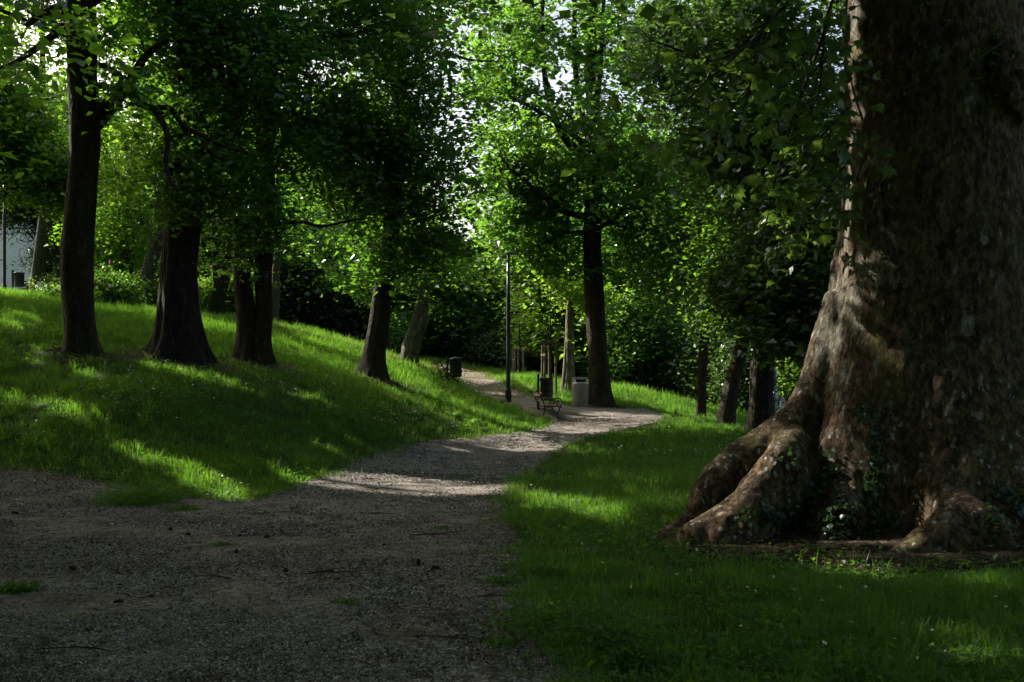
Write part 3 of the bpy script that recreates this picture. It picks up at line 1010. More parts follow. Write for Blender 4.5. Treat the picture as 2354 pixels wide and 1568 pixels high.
make_tree('thick_tree', 'thick furrowed trunk just left of the plane tree, road sign behind it', 'tree', 26,
          [[(1746, 1005, .33), (1748, 940, .30), (1752, 860, .30), (1760, 780, .29), (1770, 680, .27), (1785, 500, .22), (1800, 200, .14)]],
          [(1820, 690, 24, 120, 130, 1.8, .95), (1850, 560, 22.5, 110, 150, 2.0, 1.0), (1760, 640, 25, 110, 110, 2, .8), (1895, 760, 23, 50, 60, 1.0, .2), (1800, 350, 25, 200, 200, 3.5, 1.3), (1830, 60, 26, 260, 200, 4, 1.1), (1630, 110, 25, 190, 150, 3, .9), (1700, 330, 25, 140, 100, 2.4, .5)],
          M['leaf_dark'], M['bark_oak'], 19, 1200, 48, .40, .17, flat=.3, nlimb=14, flare=.22, hf=.4, nb=5, group=RT, segs=56, gap=.36, attach=.3)
make_tree('pale_twin_tree', 'pale ribbed double trunk behind the stake frame', 'tree', 38,
          [[(1308, 905, .26), (1308, 850, .19), (1309, 790, .17), (1309, 740, .15), (1312, 640, .10)], [(1296, 905, .15), (1300, 840, .11), (1304, 770, .09), (1307, 700, .08)]],
          [(1320, 690, 38, 100, 70, 2.4, 1.0), (1350, 790, 37.5, 40, 36, 1.0, .2), (1240, 670, 38, 70, 70, 2, .5)],
          M['leaf_light'], M['bark_pale'], 20, 200, 46, .42, .17, nlimb=6, flare=.2, hf=.3, nb=5, segs=28)
# ------------------------------------------------------------------ behind the crest of the slope
BG = 'trees behind the crest of the left slope'
make_tree('grey_leaning_tree', 'pale grey trunk leaning right behind the stout oak, lit from the left', 'tree', 40,
          [[(316, 735, .33), (322, 700, .28), (336, 640, .27), (352, 590, .26), (364, 530, .25), (370, 450, .21), (378, 300, .14)]],
          [(400, 330, 41, 190, 160, 3.6, 1.2), (300, 470, 41, 110, 110, 2.6, .7), (360, 190, 42, 200, 120, 4, 1.0)],
          M['leaf_maple'], M['bark_grey'], 21, 380, 50, .55, .17, nlimb=8, flare=.25, hf=.3, nb=4, group=BG, segs=32)
make_tree('twin_leaning_tree', 'short dark trunk with a side stem, between the oak and the forked tree', 'tree', 40,
          [[(495, 745, .34), (500, 700, .32), (510, 650, .27), (524, 610, .24), (538, 540, .2), (550, 400, .12)], [(503, 690, .2), (500, 650, .16), (496, 600, .13), (490, 480, .08)]],
          [(520, 540, 41, 120, 90, 2.6, 1.0), (560, 400, 41, 150, 120, 3, 1.0), (480, 620, 42, 50, 50, 1.5, .3)],
          M['leaf_maple'], M['bark_moss'], 22, 300, 50, .5, .16, nlimb=7, flare=.3, hf=.3, nb=4, group=BG, segs=28, lump=.1)
make_tree('grey_tree', 'light grey upright trunk just right of the forked tree', 'tree', 43,
          [[(626, 758, .27), (628, 720, .24), (632, 670, .2), (636, 600, .15), (642, 450, .1)]],
          [(700, 600, 43, 150, 90, 3, 1.1), (660, 480, 44, 150, 110, 3, .9), (770, 600, 44, 110, 60, 2.4, .6)],
          M['leaf_beech'], M['bark_grey'], 23, 320, 48, .55, .17, nlimb=8, flare=.15, hf=.3, nb=4, group=BG, segs=24)
make_tree('dark_tree', 'dark trunk in shade half hidden behind the leaning tree', 'tree', 41,
          [[(884, 815, .26), (883, 760, .2), (886, 680, .18), (890, 560, .12)]],
          [(900, 640, 41, 110, 90, 2.6, 1.0)], M['leaf_beech'], M['bark'], 24, 170, 48, .5, .16, nlimb=5, group=BG, segs=20)
make_tree('rust_trunk_tree', 'reddish dark trunk between the maple and the grey leaning trunk', 'tree', 44,
          [[(288, 715, .4), (285, 660, .34), (290, 600, .3), (300, 480, .22), (310, 300, .14)]],
          [(270, 560, 44, 110, 100, 2.5, 1.0), (310, 400, 45, 170, 130, 3.5, 1.2), (240, 300, 45, 130, 130, 3, .8)],
          M['leaf_maple'], M['bark'], 25, 330, 48, .55, .18, nlimb=7, group=BG, segs=20)
make_tree('dark_conifer', 'dark spruce with drooping branches behind the lamp at the left edge', 'conifer', 47,
          [[(105, 705, .3), (104, 600, .27), (100, 450, .22), (98, 250, .17), (96, 0, .08)]],
          [(30, 50, 45, 170, 120, 3.5, 1.6), (130, 150, 46, 90, 120, 2.6, .8), (95, 320, 47, 75, 60, 1.8, .8), (120, 420, 47, 85, 55, 2.0, .9), (140, 505, 47, 80, 45, 2.0, .8), (35, 470, 46, 60, 45, 1.6, .5), (150, 585, 47.5, 75, 35, 1.8, .5)],
          M['leaf_conifer_and_shade'], M['bark'], 26, 700, 70, .5, .22, nlimb=10, kind='kite', wr=.28, droop=.9, segs=16, gap=.3)
make_tree('light_maple', 'sunlit yellow green maple hanging over the lamp at the left edge', 'tree', 33,
          [[(-60, 745, .3), (-58, 650, .26), (-50, 500, .22), (-45, 300, .15)]],
          [(20, 330, 33, 100, 130, 2, 1.1), (130, 400, 33, 70, 80, 1.4, .7), (-60, 150, 33, 180, 170, 3.5, 1.0)],
          M['leaf_light'], M['bark'], 27, 620, 46, .36, .16, nlimb=9, segs=20, gap=.4)
# background wood: each tree with its own crown
FAR = 'tall trees closing the view behind the hill'
r = np.random.default_rng(77)
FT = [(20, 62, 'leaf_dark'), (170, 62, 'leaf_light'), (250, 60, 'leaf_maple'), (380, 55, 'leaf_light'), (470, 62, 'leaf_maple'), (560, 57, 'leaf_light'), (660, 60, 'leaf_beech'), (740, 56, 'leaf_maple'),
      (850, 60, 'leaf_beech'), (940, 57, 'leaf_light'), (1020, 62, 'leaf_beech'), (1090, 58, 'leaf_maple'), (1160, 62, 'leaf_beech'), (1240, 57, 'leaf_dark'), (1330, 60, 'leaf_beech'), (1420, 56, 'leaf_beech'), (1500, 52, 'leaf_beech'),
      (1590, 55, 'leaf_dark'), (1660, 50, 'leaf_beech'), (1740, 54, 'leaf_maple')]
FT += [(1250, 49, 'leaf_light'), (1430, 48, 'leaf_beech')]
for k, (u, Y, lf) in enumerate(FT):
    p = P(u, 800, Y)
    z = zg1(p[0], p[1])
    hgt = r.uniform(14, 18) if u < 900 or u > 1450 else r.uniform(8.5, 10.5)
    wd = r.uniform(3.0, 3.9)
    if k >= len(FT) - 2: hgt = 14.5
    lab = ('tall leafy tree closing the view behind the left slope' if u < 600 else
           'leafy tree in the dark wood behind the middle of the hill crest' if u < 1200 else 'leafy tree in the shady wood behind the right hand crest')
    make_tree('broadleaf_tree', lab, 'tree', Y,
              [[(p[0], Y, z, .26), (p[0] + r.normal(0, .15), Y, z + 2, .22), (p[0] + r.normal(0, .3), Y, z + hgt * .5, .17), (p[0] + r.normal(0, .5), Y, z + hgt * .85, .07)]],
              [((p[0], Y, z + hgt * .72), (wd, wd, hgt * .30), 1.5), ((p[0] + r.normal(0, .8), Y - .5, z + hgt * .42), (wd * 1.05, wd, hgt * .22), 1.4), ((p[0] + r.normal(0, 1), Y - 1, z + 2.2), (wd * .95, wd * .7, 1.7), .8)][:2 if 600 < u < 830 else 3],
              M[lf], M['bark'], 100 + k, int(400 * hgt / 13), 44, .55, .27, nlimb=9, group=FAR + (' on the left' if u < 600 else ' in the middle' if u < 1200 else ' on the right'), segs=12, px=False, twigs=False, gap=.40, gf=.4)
# shrubs: hedge growth under the wood
UND = 'shrubs at the edge of the wood'


def shrub(name, label, u, v, Y, ru, rv, ry, leaf, seed, n_cl=70, per=46, cr=.32, L=.13, group=UND, gap=.34, flat=.6, flowers=0, wr=.6):
    r = np.random.default_rng(seed)
    c = P(u, v, Y)
    z = zg1(c[0], c[1])
    root = empty(name, (c[0], c[1], z), label, 'shrub', group)
    rad = np.array([ru * Y / F, ry, rv * Y / F])
    Cn = clumps([(c, rad, 1.0)], n_cl, r, gap, 1.0, .5)
    zc = zg(Cn[:, 0], Cn[:, 1])
    Cn = Cn[Cn[:, 2] > zc - .1]
    zc = zg(Cn[:, 0], Cn[:, 1])
    Cn[:, 2] = np.maximum(Cn[:, 2], zc + r.uniform(.1, .5, len(Cn)))
    b = MB()
    for q in Cn[::2]:
        a = np.array([c[0] + r.normal(0, .12), c[1] + r.normal(0, .12), z - .05])
        b.tube(limb_curve(a, q, r, .05, 5), np.linspace(.022, .005, 5), 4)
    put_abs(b, 'stems', M['twig'], root)
    Vv, f, ti = foliage(Cn, per, cr, L, r, flat, 'kite', Y < 44, .3, .9, wr)
    o = bpy.data.objects.new('foliage', raw_mesh('foliage', Vv - np.array(root.location), [f], ti, [leaf]))
    C.objects.link(o)
    o.parent = root
    if flowers:
        pk = Cn[np.argsort(Cn[:, 1] - .4 * Cn[:, 2])][:flowers * 2]
        for q in pk[r.permutation(len(pk))[:flowers]]:
            fb = MB()
            p = q - np.array(root.location) + [r.normal(0, .1), -.30, r.normal(.1, .1)]
            for _ in range(9):
                d = r.normal(size=3)
                d /= np.linalg.norm(d)
                fb.lathe([(0, -.03), (.035, 0), (0, .03)], 5, p + d * .055)
            put(fb, 'blossom', M['white'] if r.random() < .2 else M['magenta'], root)
    return root


shrub('rhododendron', 'dark rhododendron with magenta blossoms right of the maple trunk', 262, 672, 37, 62, 48, 1.0, M['leaf_oak'], 201, 110, 46, .26, .13, 'rhododendrons on the slope crest', flowers=14)
shrub('rhododendron', 'smaller rhododendron with purple blossoms left of the maple trunk', 135, 690, 38, 34, 22, .7, M['leaf_oak'], 202, 50, 42, .22, .12, 'rhododendrons on the slope crest', flowers=7)
shrub('bright_shrub', 'sunlit yellow green shrub beside the leaning poles', 122, 664, 42, 36, 24, 1.0, M['leaf_shrub'], 203, 60, 42, .25, .13)
shrub('bright_shrub', 'sunlit yellow green bush between the grey leaning trunk and the oak', 352, 690, 45, 40, 55, 1.2, M['leaf_shrub'], 204, 80, 46, .32, .16)
shrub('bright_shrub', 'sunlit bush right of the stout oak, behind the wooden T post', 478, 690, 46, 40, 60, 1.2, M['leaf_light'], 205, 80, 46, .32, .16)
shrub('bright_shrub', 'sunlit leafy bush behind the short trunk with a side stem', 540, 680, 46, 45, 60, 1.3, M['leaf_light'], 206, 90, 46, .32, .16)
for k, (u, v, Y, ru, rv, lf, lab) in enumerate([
        (700, 690, 55, 55, 85, 'leaf_conifer_and_shade', 'dark bush behind the crest right of the light grey trunk'),  # near-black needle colour paints shade on this bush
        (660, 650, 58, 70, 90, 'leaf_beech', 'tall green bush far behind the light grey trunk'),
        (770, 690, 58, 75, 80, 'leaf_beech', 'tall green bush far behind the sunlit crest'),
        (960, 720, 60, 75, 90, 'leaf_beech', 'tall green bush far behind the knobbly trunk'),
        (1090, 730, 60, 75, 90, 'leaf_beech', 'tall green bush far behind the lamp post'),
        (790, 710, 55, 60, 90, 'leaf_conifer_and_shade', 'dark bush behind the sunlit crest left of the leaning tree'),  # leaf colour darkened here too, in place of shade
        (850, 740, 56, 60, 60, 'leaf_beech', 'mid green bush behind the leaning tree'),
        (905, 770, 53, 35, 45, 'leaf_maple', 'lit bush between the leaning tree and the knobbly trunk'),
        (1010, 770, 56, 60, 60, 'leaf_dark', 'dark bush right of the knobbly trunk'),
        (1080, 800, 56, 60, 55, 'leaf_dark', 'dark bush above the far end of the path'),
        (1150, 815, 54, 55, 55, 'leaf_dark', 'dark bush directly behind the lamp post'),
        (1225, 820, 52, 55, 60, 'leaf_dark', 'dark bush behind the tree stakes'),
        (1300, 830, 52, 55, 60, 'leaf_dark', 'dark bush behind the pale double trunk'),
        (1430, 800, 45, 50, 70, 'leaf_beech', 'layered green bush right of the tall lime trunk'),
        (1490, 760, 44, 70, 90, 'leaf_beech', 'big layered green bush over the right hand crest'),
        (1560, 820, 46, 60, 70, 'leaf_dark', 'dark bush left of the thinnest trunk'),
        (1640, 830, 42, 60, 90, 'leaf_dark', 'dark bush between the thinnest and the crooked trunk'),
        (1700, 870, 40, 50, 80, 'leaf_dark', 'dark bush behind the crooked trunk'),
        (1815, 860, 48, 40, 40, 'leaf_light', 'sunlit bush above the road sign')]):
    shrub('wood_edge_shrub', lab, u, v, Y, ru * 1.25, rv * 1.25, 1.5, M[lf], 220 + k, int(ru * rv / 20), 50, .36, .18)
# ------------------------------------------------------------------ trees added out of frame to shade the path and dim the sky light
SIDE = 'shade trees added outside the left edge'
for k, (x, y, hgt, wd) in enumerate([(-12.5, 13.5, 17, 5.5), (-18, 21, 18, 6.0), (-23, 29, 17, 5.0), (-9.5, 4.5, 16, 5.5), (-27, 37, 17, 5.5), (-4, -7, 15, 6), (6, -8, 15, 6), (-13, -5, 15, 6), (1, -14, 14, 6), (22, 33, 15, 5), (14, -7, 15, 6),
                                       (-17, 7.5, 16, 6), (-24, 15, 17, 6), (-20, -2, 16, 6), (-12, -14, 16, 7), (6, -19, 16, 7), (-28, 6, 17, 7), (-6, -20, 16, 7), (15, -17, 16, 7)]):
    z = zg1(x, y)
    make_tree('added_shade_tree', 'tree added outside the left edge to shade the path' if x < -5 and y > 0 else 'tree added out of frame to block sky light', 'tree', y,
              [[(x, y, z, .4), (x, y, z + 3, .36), (x + .2, y, z + 8, .28), (x, y, z + hgt * .85, .1)]],
              [((x, y, z + hgt * .68), (wd, wd, hgt * .28), 2.0), ((x + 1, y, z + hgt * .42), (wd, wd, hgt * .16), 1.0)] + ([((x, y, z + hgt * .27), (wd * 1.05, wd * 1.05, hgt * .15), 1.0)] if k >= 5 else []),
              M['leaf_maple'], M['bark'], 300 + k, 560 if k < 5 else 680, 60 if k < 5 else 50, .62, .20 if k < 5 else .36, nlimb=10, group=SIDE if x < -5 and y > 0 else 'trees added out of frame to block sky light', segs=16, px=False, twigs=False, gap=.36)
# ------------------------------------------------------------------ the old plane tree on the right
PZ = zg1(PX, PY)
plane = empty('plane_tree', (PX, PY, PZ), 'huge old plane tree with mottled flaking bark and buttress roots on the right', 'tree')
mb = MB()
prof = PROF
pz = np.linspace(-.5, 11, 130)
pr = np.interp(pz, [a for a, b in prof], [b for a, b in prof])


def plane_mod(R, th, pts):
    z = pts[:, 2]
    low = np.exp(-np.maximum(z, 0) / 1.1)
    rib = .10 * np.cos(5 * th + .6) + .06 * np.cos(8 * th + 2.0)
    X = np.stack([np.cos(th)[None, :] * np.ones((len(z), 1)), np.sin(th)[None, :] * np.ones((len(z), 1)), (z * .35)[:, None] * np.ones((1, len(th)))], -1).reshape(-1, 3)
    n = (noise3(X, 1.6, 2.2) - .5).reshape(R.shape)
    return R * (1 + low[:, None] * rib[None, :] + .04 * n)


mb.tube(np.c_[.03 * np.sin(pz * .5) - .02, 0 * pz, pz], pr, 96, True, plane_mod)

def RR(u, v, Y, r_):
    q = P(u, v, Y) - np.array([PX, PY, PZ]) + np.array([0, .45 * r_, -.85 * r_])
    return (*q, r_)


ROOTS = [
    [RR(1935, 640, 11.1, .18), RR(1905, 780, 11.05, .20), RR(1872, 880, 11.0, .22), RR(1820, 945, 10.95, .24), RR(1770, 985, 10.85, .24), RR(1712, 1026, 10.75, .24), RR(1662, 1068, 10.6, .23), RR(1632, 1115, 10.5, .22), RR(1604, 1158, 10.4, .18), RR(1560, 1196, 10.3, .14), RR(1500, 1230, 10.2, .11), RR(1430, 1262, 10.1, .07)],
    [RR(1915, 800, 10.6, .14), RR(1888, 905, 10.45, .16), RR(1846, 968, 10.35, .18), RR(1806, 1014, 10.25, .19), RR(1762, 1068, 10.15, .20), RR(1735, 1110, 10.1, .20), RR(1700, 1150, 10.0, .21), RR(1655, 1178, 9.95, .20), RR(1612, 1200, 9.9, .17), RR(1580, 1236, 9.85, .13), RR(1545, 1268, 9.8, .08)],
    [RR(1700, 1158, 9.95, .18), RR(1665, 1200, 9.8, .16), RR(1640, 1238, 9.75, .11), RR(1620, 1275, 9.7, .06)],
    [RR(1730, 1130, 10.0, .16), RR(1712, 1190, 9.8, .14), RR(1690, 1232, 9.7, .10), RR(1678, 1268, 9.65, .06)],
    [RR(1640, 1190, 9.95, .14), RR(1585, 1222, 9.95, .10), RR(1530, 1246, 9.95, .08), RR(1470, 1270, 9.9, .05)],
    [RR(1995, 900, 10.1, .12), RR(1974, 1000, 9.98, .14), RR(1953, 1080, 9.92, .15), RR(1940, 1135, 9.85, .15), RR(1918, 1192, 9.78, .15), RR(1902, 1234, 9.7, .13), RR(1885, 1280, 9.65, .07)],
    [RR(2130, 1055, 10.05, .12), RR(2158, 1085, 9.85, .17), RR(2195, 1122, 9.55, .22), RR(2238, 1146, 9.35, .22), RR(2272, 1182, 9.2, .20), RR(2300, 1224, 9.1, .17), RR(2325, 1275, 9.0, .10)],
    [RR(2215, 1142, 9.4, .22), RR(2180, 1192, 9.2, .21), RR(2140, 1226, 9.1, .19), RR(2090, 1250, 9.05, .16), RR(2050, 1270, 9.0, .12), RR(2010, 1300, 8.95, .06)],
    [RR(2235, 1162, 9.3, .20), RR(2215, 1232, 9.1, .18), RR(2185, 1285, 9.0, .10)],
    [RR(2290, 960, 10.2, .22), RR(2330, 1060, 10.0, .26), RR(2390, 1120, 9.8, .26), RR(2450, 1180, 9.6, .2)],
    [(.9, .6, 1.4, .3), (1.4, .9, .7, .34), (2.0, 1.3, .1, .24)], [(-.7, .7, 1.5, .3), (-1.1, 1.1, .8, .34), (-1.7, 1.6, .1, .24)], [(0, 1.0, 1.4, .3), (.1, 1.5, .7, .33), (.2, 2.2, 0, .22)],
    # burl on the trunk
    [(.30, -.83, 4.95, .16), (.36, -.87, 4.55, .24), (.42, -.89, 4.25, .22), (.42, -.87, 4.0, .12)],
]
WEB = []
a_, b_ = spline(np.array(ROOTS[0])[2:10], 14), spline(np.array(ROOTS[1])[1:10], 14)
w_ = (a_ + b_) / 2
w_[:, 2] -= np.linspace(.55, .10, 14)
w_[:, 3] = np.linspace(.14, .20, 14)
WEB.append(w_)
for rt in WEB:
    mb.tube(rt[:, :3], rt[:, 3], 12)
for ri, rt in enumerate(ROOTS):
    if ri in (0, 1, 5, 6, 9):                # the upper end of a root melts into the trunk
        for i_, off in enumerate((-1.1, -.75, -.4)):
            x_, y_, z_, r_ = rt[i_]
            off *= r_
            uu = (x_ + PX) / (y_ + PY)
            Ys = np.arange(8.6, PY, .02)
            rad_ = np.hypot(uu * Ys - PX, Ys - PY)
            R_ = np.interp(z_, [a for a, _ in prof], [b_ for _, b_ in prof]) + off
            k = int(np.argmax(rad_ <= R_)) if (rad_ <= R_).any() else int(np.argmin(rad_))
            rt[i_] = (uu * Ys[k] - PX, Ys[k] - PY, z_, r_)
    c = spline(np.array(rt), 26)
    mb.tube(c[:, :3], c[:, 3], 14)
    if ri < 10:                              # the flanks of a root spread towards the ground
        for dz, kr in ((.75, 1.12), (1.6, 1.3)):
            c2 = c.copy()
            c2[:, 2] -= dz * c[:, 3]
            mb.tube(c2[:, :3], c[:, 3] * kr, 14)
tmp = mb.mesh('tmp_root', [])
to = bpy.data.objects.new('tmp_root', tmp)
C.objects.link(to)
md = to.modifiers.new('r', 'REMESH')
md.mode = 'VOXEL'
md.voxel_size = .032
ms = to.modifiers.new('s', 'SMOOTH')
ms.factor = .5
ms.iterations = 16
bpy.context.view_layer.update()
dg = bpy.context.evaluated_depsgraph_get()
ev = to.evaluated_get(dg)
me = bpy.data.meshes.new_from_object(ev)
me.name = 'trunk'
bpy.data.objects.remove(to)
nv = len(me.vertices)
co_ = np.empty(nv * 3, np.float32)
me.vertices.foreach_get('co', co_)
co_ = co_.reshape(-1, 3).astype(float)
no_ = np.empty(nv * 3, np.float32)
me.vertices.foreach_get('normal', no_)
no_ = no_.reshape(-1, 3).astype(float)
lowf = np.exp(-np.maximum(co_[:, 2], 0) / 1.3)[:, None]
d = .10 * (noise3(co_ * [1, 1, .3], 4.0) - .5) + .045 * (noise3(co_ * [1, 1, .35], 11.0) - .5) + .02 * (noise3(co_ * [1, 1, .6], 26.0) - .5)
bl = np.exp(-(((co_ - np.array([.40, -1.0, 4.3])) / np.array([.28, .4, .5])) ** 2).sum(1))
d = d * (.55 + .25 * lowf[:, 0]) + bl * .16 * (noise3(co_, 9.0, 3) - .5)
co_ += no_ * d[:, None]
me.vertices.foreach_set('co', co_.astype(np.float32).ravel())
me.polygons.foreach_set('use_smooth', np.ones(len(me.polygons), bool))
me.materials.clear()
me.materials.append(M['plane_bark'])
me.update()
trunk_o = bpy.data.objects.new('trunk', me)
C.objects.link(trunk_o)
trunk_o.parent = plane
TRV = co_ + np.array([PX, PY, PZ])          # trunk surface, used to seat the ivy
TRN = no_

r = np.random.default_rng(501)
bb = MB()
top = np.array([PX, PY, PZ])
bough_ends = []
for e in [(-4, -3, 9.5), (-5.5, 1, 9), (-3, 5, 10), (3, -5, 10), (5, 2, 10), (-7, -1, 11), (0, -6, 11), (1, 5, 12), (-2, -1, 14), (-4.2, -1.5, 7.2)]:
    a = top + np.array([.3 * np.sign(e[0]), 0, 7.6 + r.uniform(0, 2.5)])
    c = limb_curve(a, top + np.array(e), r, .1, 12)
    bb.tube(c, np.linspace(.26, .05, 12), 8)
    bough_ends.append(c)
# thin boughs hanging into the view, left of the trunk
HANG = [
    [(1930, -160, 10.2), (1850, -40, 9.7), (1760, 60, 9.3), (1690, 130, 9.0), (1620, 190, 8.8), (1560, 250, 8.7)],
    [(1900, -120, 10.0), (1790, 0, 9.6), (1740, 110, 9.3), (1720, 210, 9.2), (1700, 290, 9.1)],
    [(1940, -60, 10.4), (1900, 40, 10.2), (1890, 140, 10.1), (1880, 240, 10.1)],
    [(1945, 250, 10.6), (1915, 285, 10.3), (1880, 320, 10.1), (1840, 345, 10.0)],
    [(1940, 380, 10.8), (1910, 420, 10.6), (1880, 470, 10.4)],
    [(1900, 60, 11.5), (1830, 250, 11.2), (1780, 420, 11.0), (1760, 520, 11)],
]
TW = []
for hgl in HANG:
    c = spline(np.array([P(*q) for q in hgl]), 22)
    bb.tube(c, np.linspace(.022, .006, 22), 5)
    for q in c[5:]:
        for _ in range(1):
            e = q + np.array([r.normal(0, .28), r.normal(0, .28), -abs(r.normal(.16, .16))])
            bb.tube([q, (q + e) / 2 + [0, 0, .03], e], [.006, .004, .002], 3, False)
            TW.append(e)
TW = np.array(TW)
put_abs(bb, 'boughs', M['twig'], plane, True)
# hanging sprays with lobed leaves
Vv, f, ti = foliage(TW, 7, .14, .15, r, .8, 'lobed', False, 1.0, .8)
o = bpy.data.objects.new('hanging_foliage', raw_mesh('hanging_foliage', Vv - top, [f], ti, [M['leaf_plane']]))
C.objects.link(o)
o.parent = plane
# main crown, high above the frame; small outer clumps added to shade the trunk
Cn = clumps([(top + np.array([-.5, -1, 12.5]), np.array([8.5, 8.0, 4.2]), 1.0), (top + np.array([-3.5, -1.5, 8.6]), np.array([5.0, 5.5, 1.7]), .35), (top + np.array([-6.0, 4.0, 9.9]), np.array([2.8, 2.2, 1.3]), .12), (top + np.array([-3.5, 2.2, 7.9]), np.array([1.5, 1.2, .6]), .04)], 1200, r, .36, .35)
k = (Cn[:, 2] - H) / np.maximum(Cn[:, 1], .3) > .47
k |= Cn[:, 1] < .5
Cn = Cn[k]
Vv, f, ti = foliage(Cn, 60, .75, .22, r, .45, 'kite', True, .4, .75, .85)
qc = Vv.reshape(-1, 4, 3).mean(1)
ok = ~((qc[:, 1] > .2) & (qc[:, 1] < 14) & (np.abs(qc[:, 0]) < .56 * qc[:, 1]) & (qc[:, 2] - H < .43 * qc[:, 1]))
Vv, ti = Vv.reshape(-1, 4, 3)[ok].reshape(-1, 3), ti.reshape(-1, 4)[ok].ravel()
f = np.arange(len(Vv)).reshape(-1, 4)
o = bpy.data.objects.new('crown', raw_mesh('crown', Vv - top, [f], ti, [M['leaf_plane']]))
C.objects.link(o)
o.parent = plane
# shoots sprouting from the trunk above and below the burl
for (u, v, n, L, sp) in [(2285, 135, 26, .085, .16), (2290, 90, 6, .07, .07), (2255, 250, 5, .06, .06)]:
    q = P(u, v, PY - 1.05)
    sb = MB()
    for _ in range(6):
        sb.tube([q + [0, .12, 0], q + r.normal(0, sp * .4, 3), q + r.normal(0, sp * .8, 3) + [0, -.05, .03]], [.005, .004, .002], 4)
    Vv, f, ti = lobed(q + r.normal(0, 1, (n, 3)) * [sp, .06, sp * .8] + [0, -.06, 0], L, r, .6, .7)
    sb.add(Vv, [f], ti)
    sb.V = [vv - top for vv in sb.V]
    put(sb, 'trunk_shoot', M['leaf_plane'], plane, False, True)

# ivy climbing the foot of the trunk and creeping between the roots
def ivy(name, label, spots, seed, L=.055):
    r = np.random.default_rng(seed)
    Q, N = [], []
    for (u, v, ru, rv, n) in spots:
        uu, vv = r.normal(u, ru, n), r.normal(v, rv, n)
        front = TRV[:, 1] < PY + .2
        pu = U0 + F * TRV[:, 0] / TRV[:, 1]
        pv = VH + F * (H - TRV[:, 2]) / TRV[:, 1]
        for a, b in zip(uu, vv):
            d = (pu - a) ** 2 + (pv - b) ** 2 + np.where(front & (TRN[:, 1] < .2), 0, 1e6) + 2500 * (TRV[:, 1] - 8)
            k = int(np.argmin(d))
            g = hit(a, b, 6.0)
            if (pu[k] - a) ** 2 + (pv[k] - b) ** 2 < 60 and TRV[k, 1] < g[1] + .2:
                Q.append(TRV[k] + TRN[k] * r.uniform(.03, .07))
                N.append(TRN[k])
            else:
                Q.append(g + [0, 0, r.uniform(.04, .12)])
                N.append(np.array([0, -.5, .85]))
    Q, N = np.array(Q), np.array(N)
    root = empty(name, Q[int(np.argmin(Q[:, 2]))], label, 'ivy', 'ivy at the foot of the plane tree')
    b = MB()
    order = np.argsort(Q[:, 2])
    for i in range(len(Q)):
        d = np.linalg.norm(Q - Q[i], axis=1) + np.where(Q[:, 2] < Q[i, 2], 0, 9)
        k = int(np.argmin(d))
        if d[k] < .35:
            b.tube([Q[i] - N[i] * .03, Q[k] - N[k] * .03], [.003, .004], 3, False)
    if b.n: put_abs(b, 'vine', M['twig'], root)
    n = len(Q)
    Nn = N + r.normal(0, .45, (n, 3))
    Nn /= np.linalg.norm(Nn, axis=1)[:, None]
    A = np.c_[r.normal(0, .6, n), r.normal(0, .3, n), -np.ones(n)]
    A -= Nn * (A * Nn).sum(1)[:, None]
    A /= np.linalg.norm(A, axis=1)[:, None]
    B = np.cross(Nn, A)
    p = LOBED * [1.15, .95]
    Ls = (L * r.uniform(.6, 1.35, n))[:, None, None]
    Vv = Q[:, None] + Ls * (p[None, :, 1:2] * A[:, None] + p[None, :, 0:1] * B[:, None] - .25 * (p[None, :, 0:1] ** 2) * Nn[:, None])
    Vv = np.concatenate([Vv, Q[:, None] + Ls * .3 * A[:, None]], 1)
    kk = len(p)
    bs = np.arange(n) * (kk + 1)
    e = np.arange(kk)
    f = np.stack([bs[:, None] + e, bs[:, None] + (e + 1) % kk, bs[:, None] + kk + 0 * e], -1).reshape(-1, 3)
    o = bpy.data.objects.new('leaves', raw_mesh('leaves', Vv.reshape(-1, 3) - np.array(root.location), [f], np.repeat(r.random(n), kk + 1), [M['ivy']]))
    C.objects.link(o)
    o.parent = root


ivy('ivy', 'dense dark ivy patch in the hollow between two left roots of the plane tree', [(1885, 1120, 22, 42, 200), (1860, 1070, 24, 25, 30), (1815, 1050, 20, 8, 14), (1880, 1170, 40, 14, 50)], 601)
ivy('ivy', 'narrow strand of ivy climbing the front of the plane tree trunk', [(2005, 1000, 10, 40, 50), (2015, 1070, 14, 40, 60), (2000, 1130, 12, 30, 40), (1985, 950, 14, 14, 14)], 602)
ivy('ivy', 'low ivy creeping over bare earth between the plane tree roots', [(1800, 1180, 50, 12, 120), (1870, 1195, 60, 18, 110), (2030, 1190, 55, 14, 110), (2000, 1215, 60, 16, 60)], 603)
ivy('ivy', 'ivy and ferny weeds right of the big knuckled root', [(2310, 1190, 30, 40, 120), (2290, 1140, 20, 14, 50)], 604)
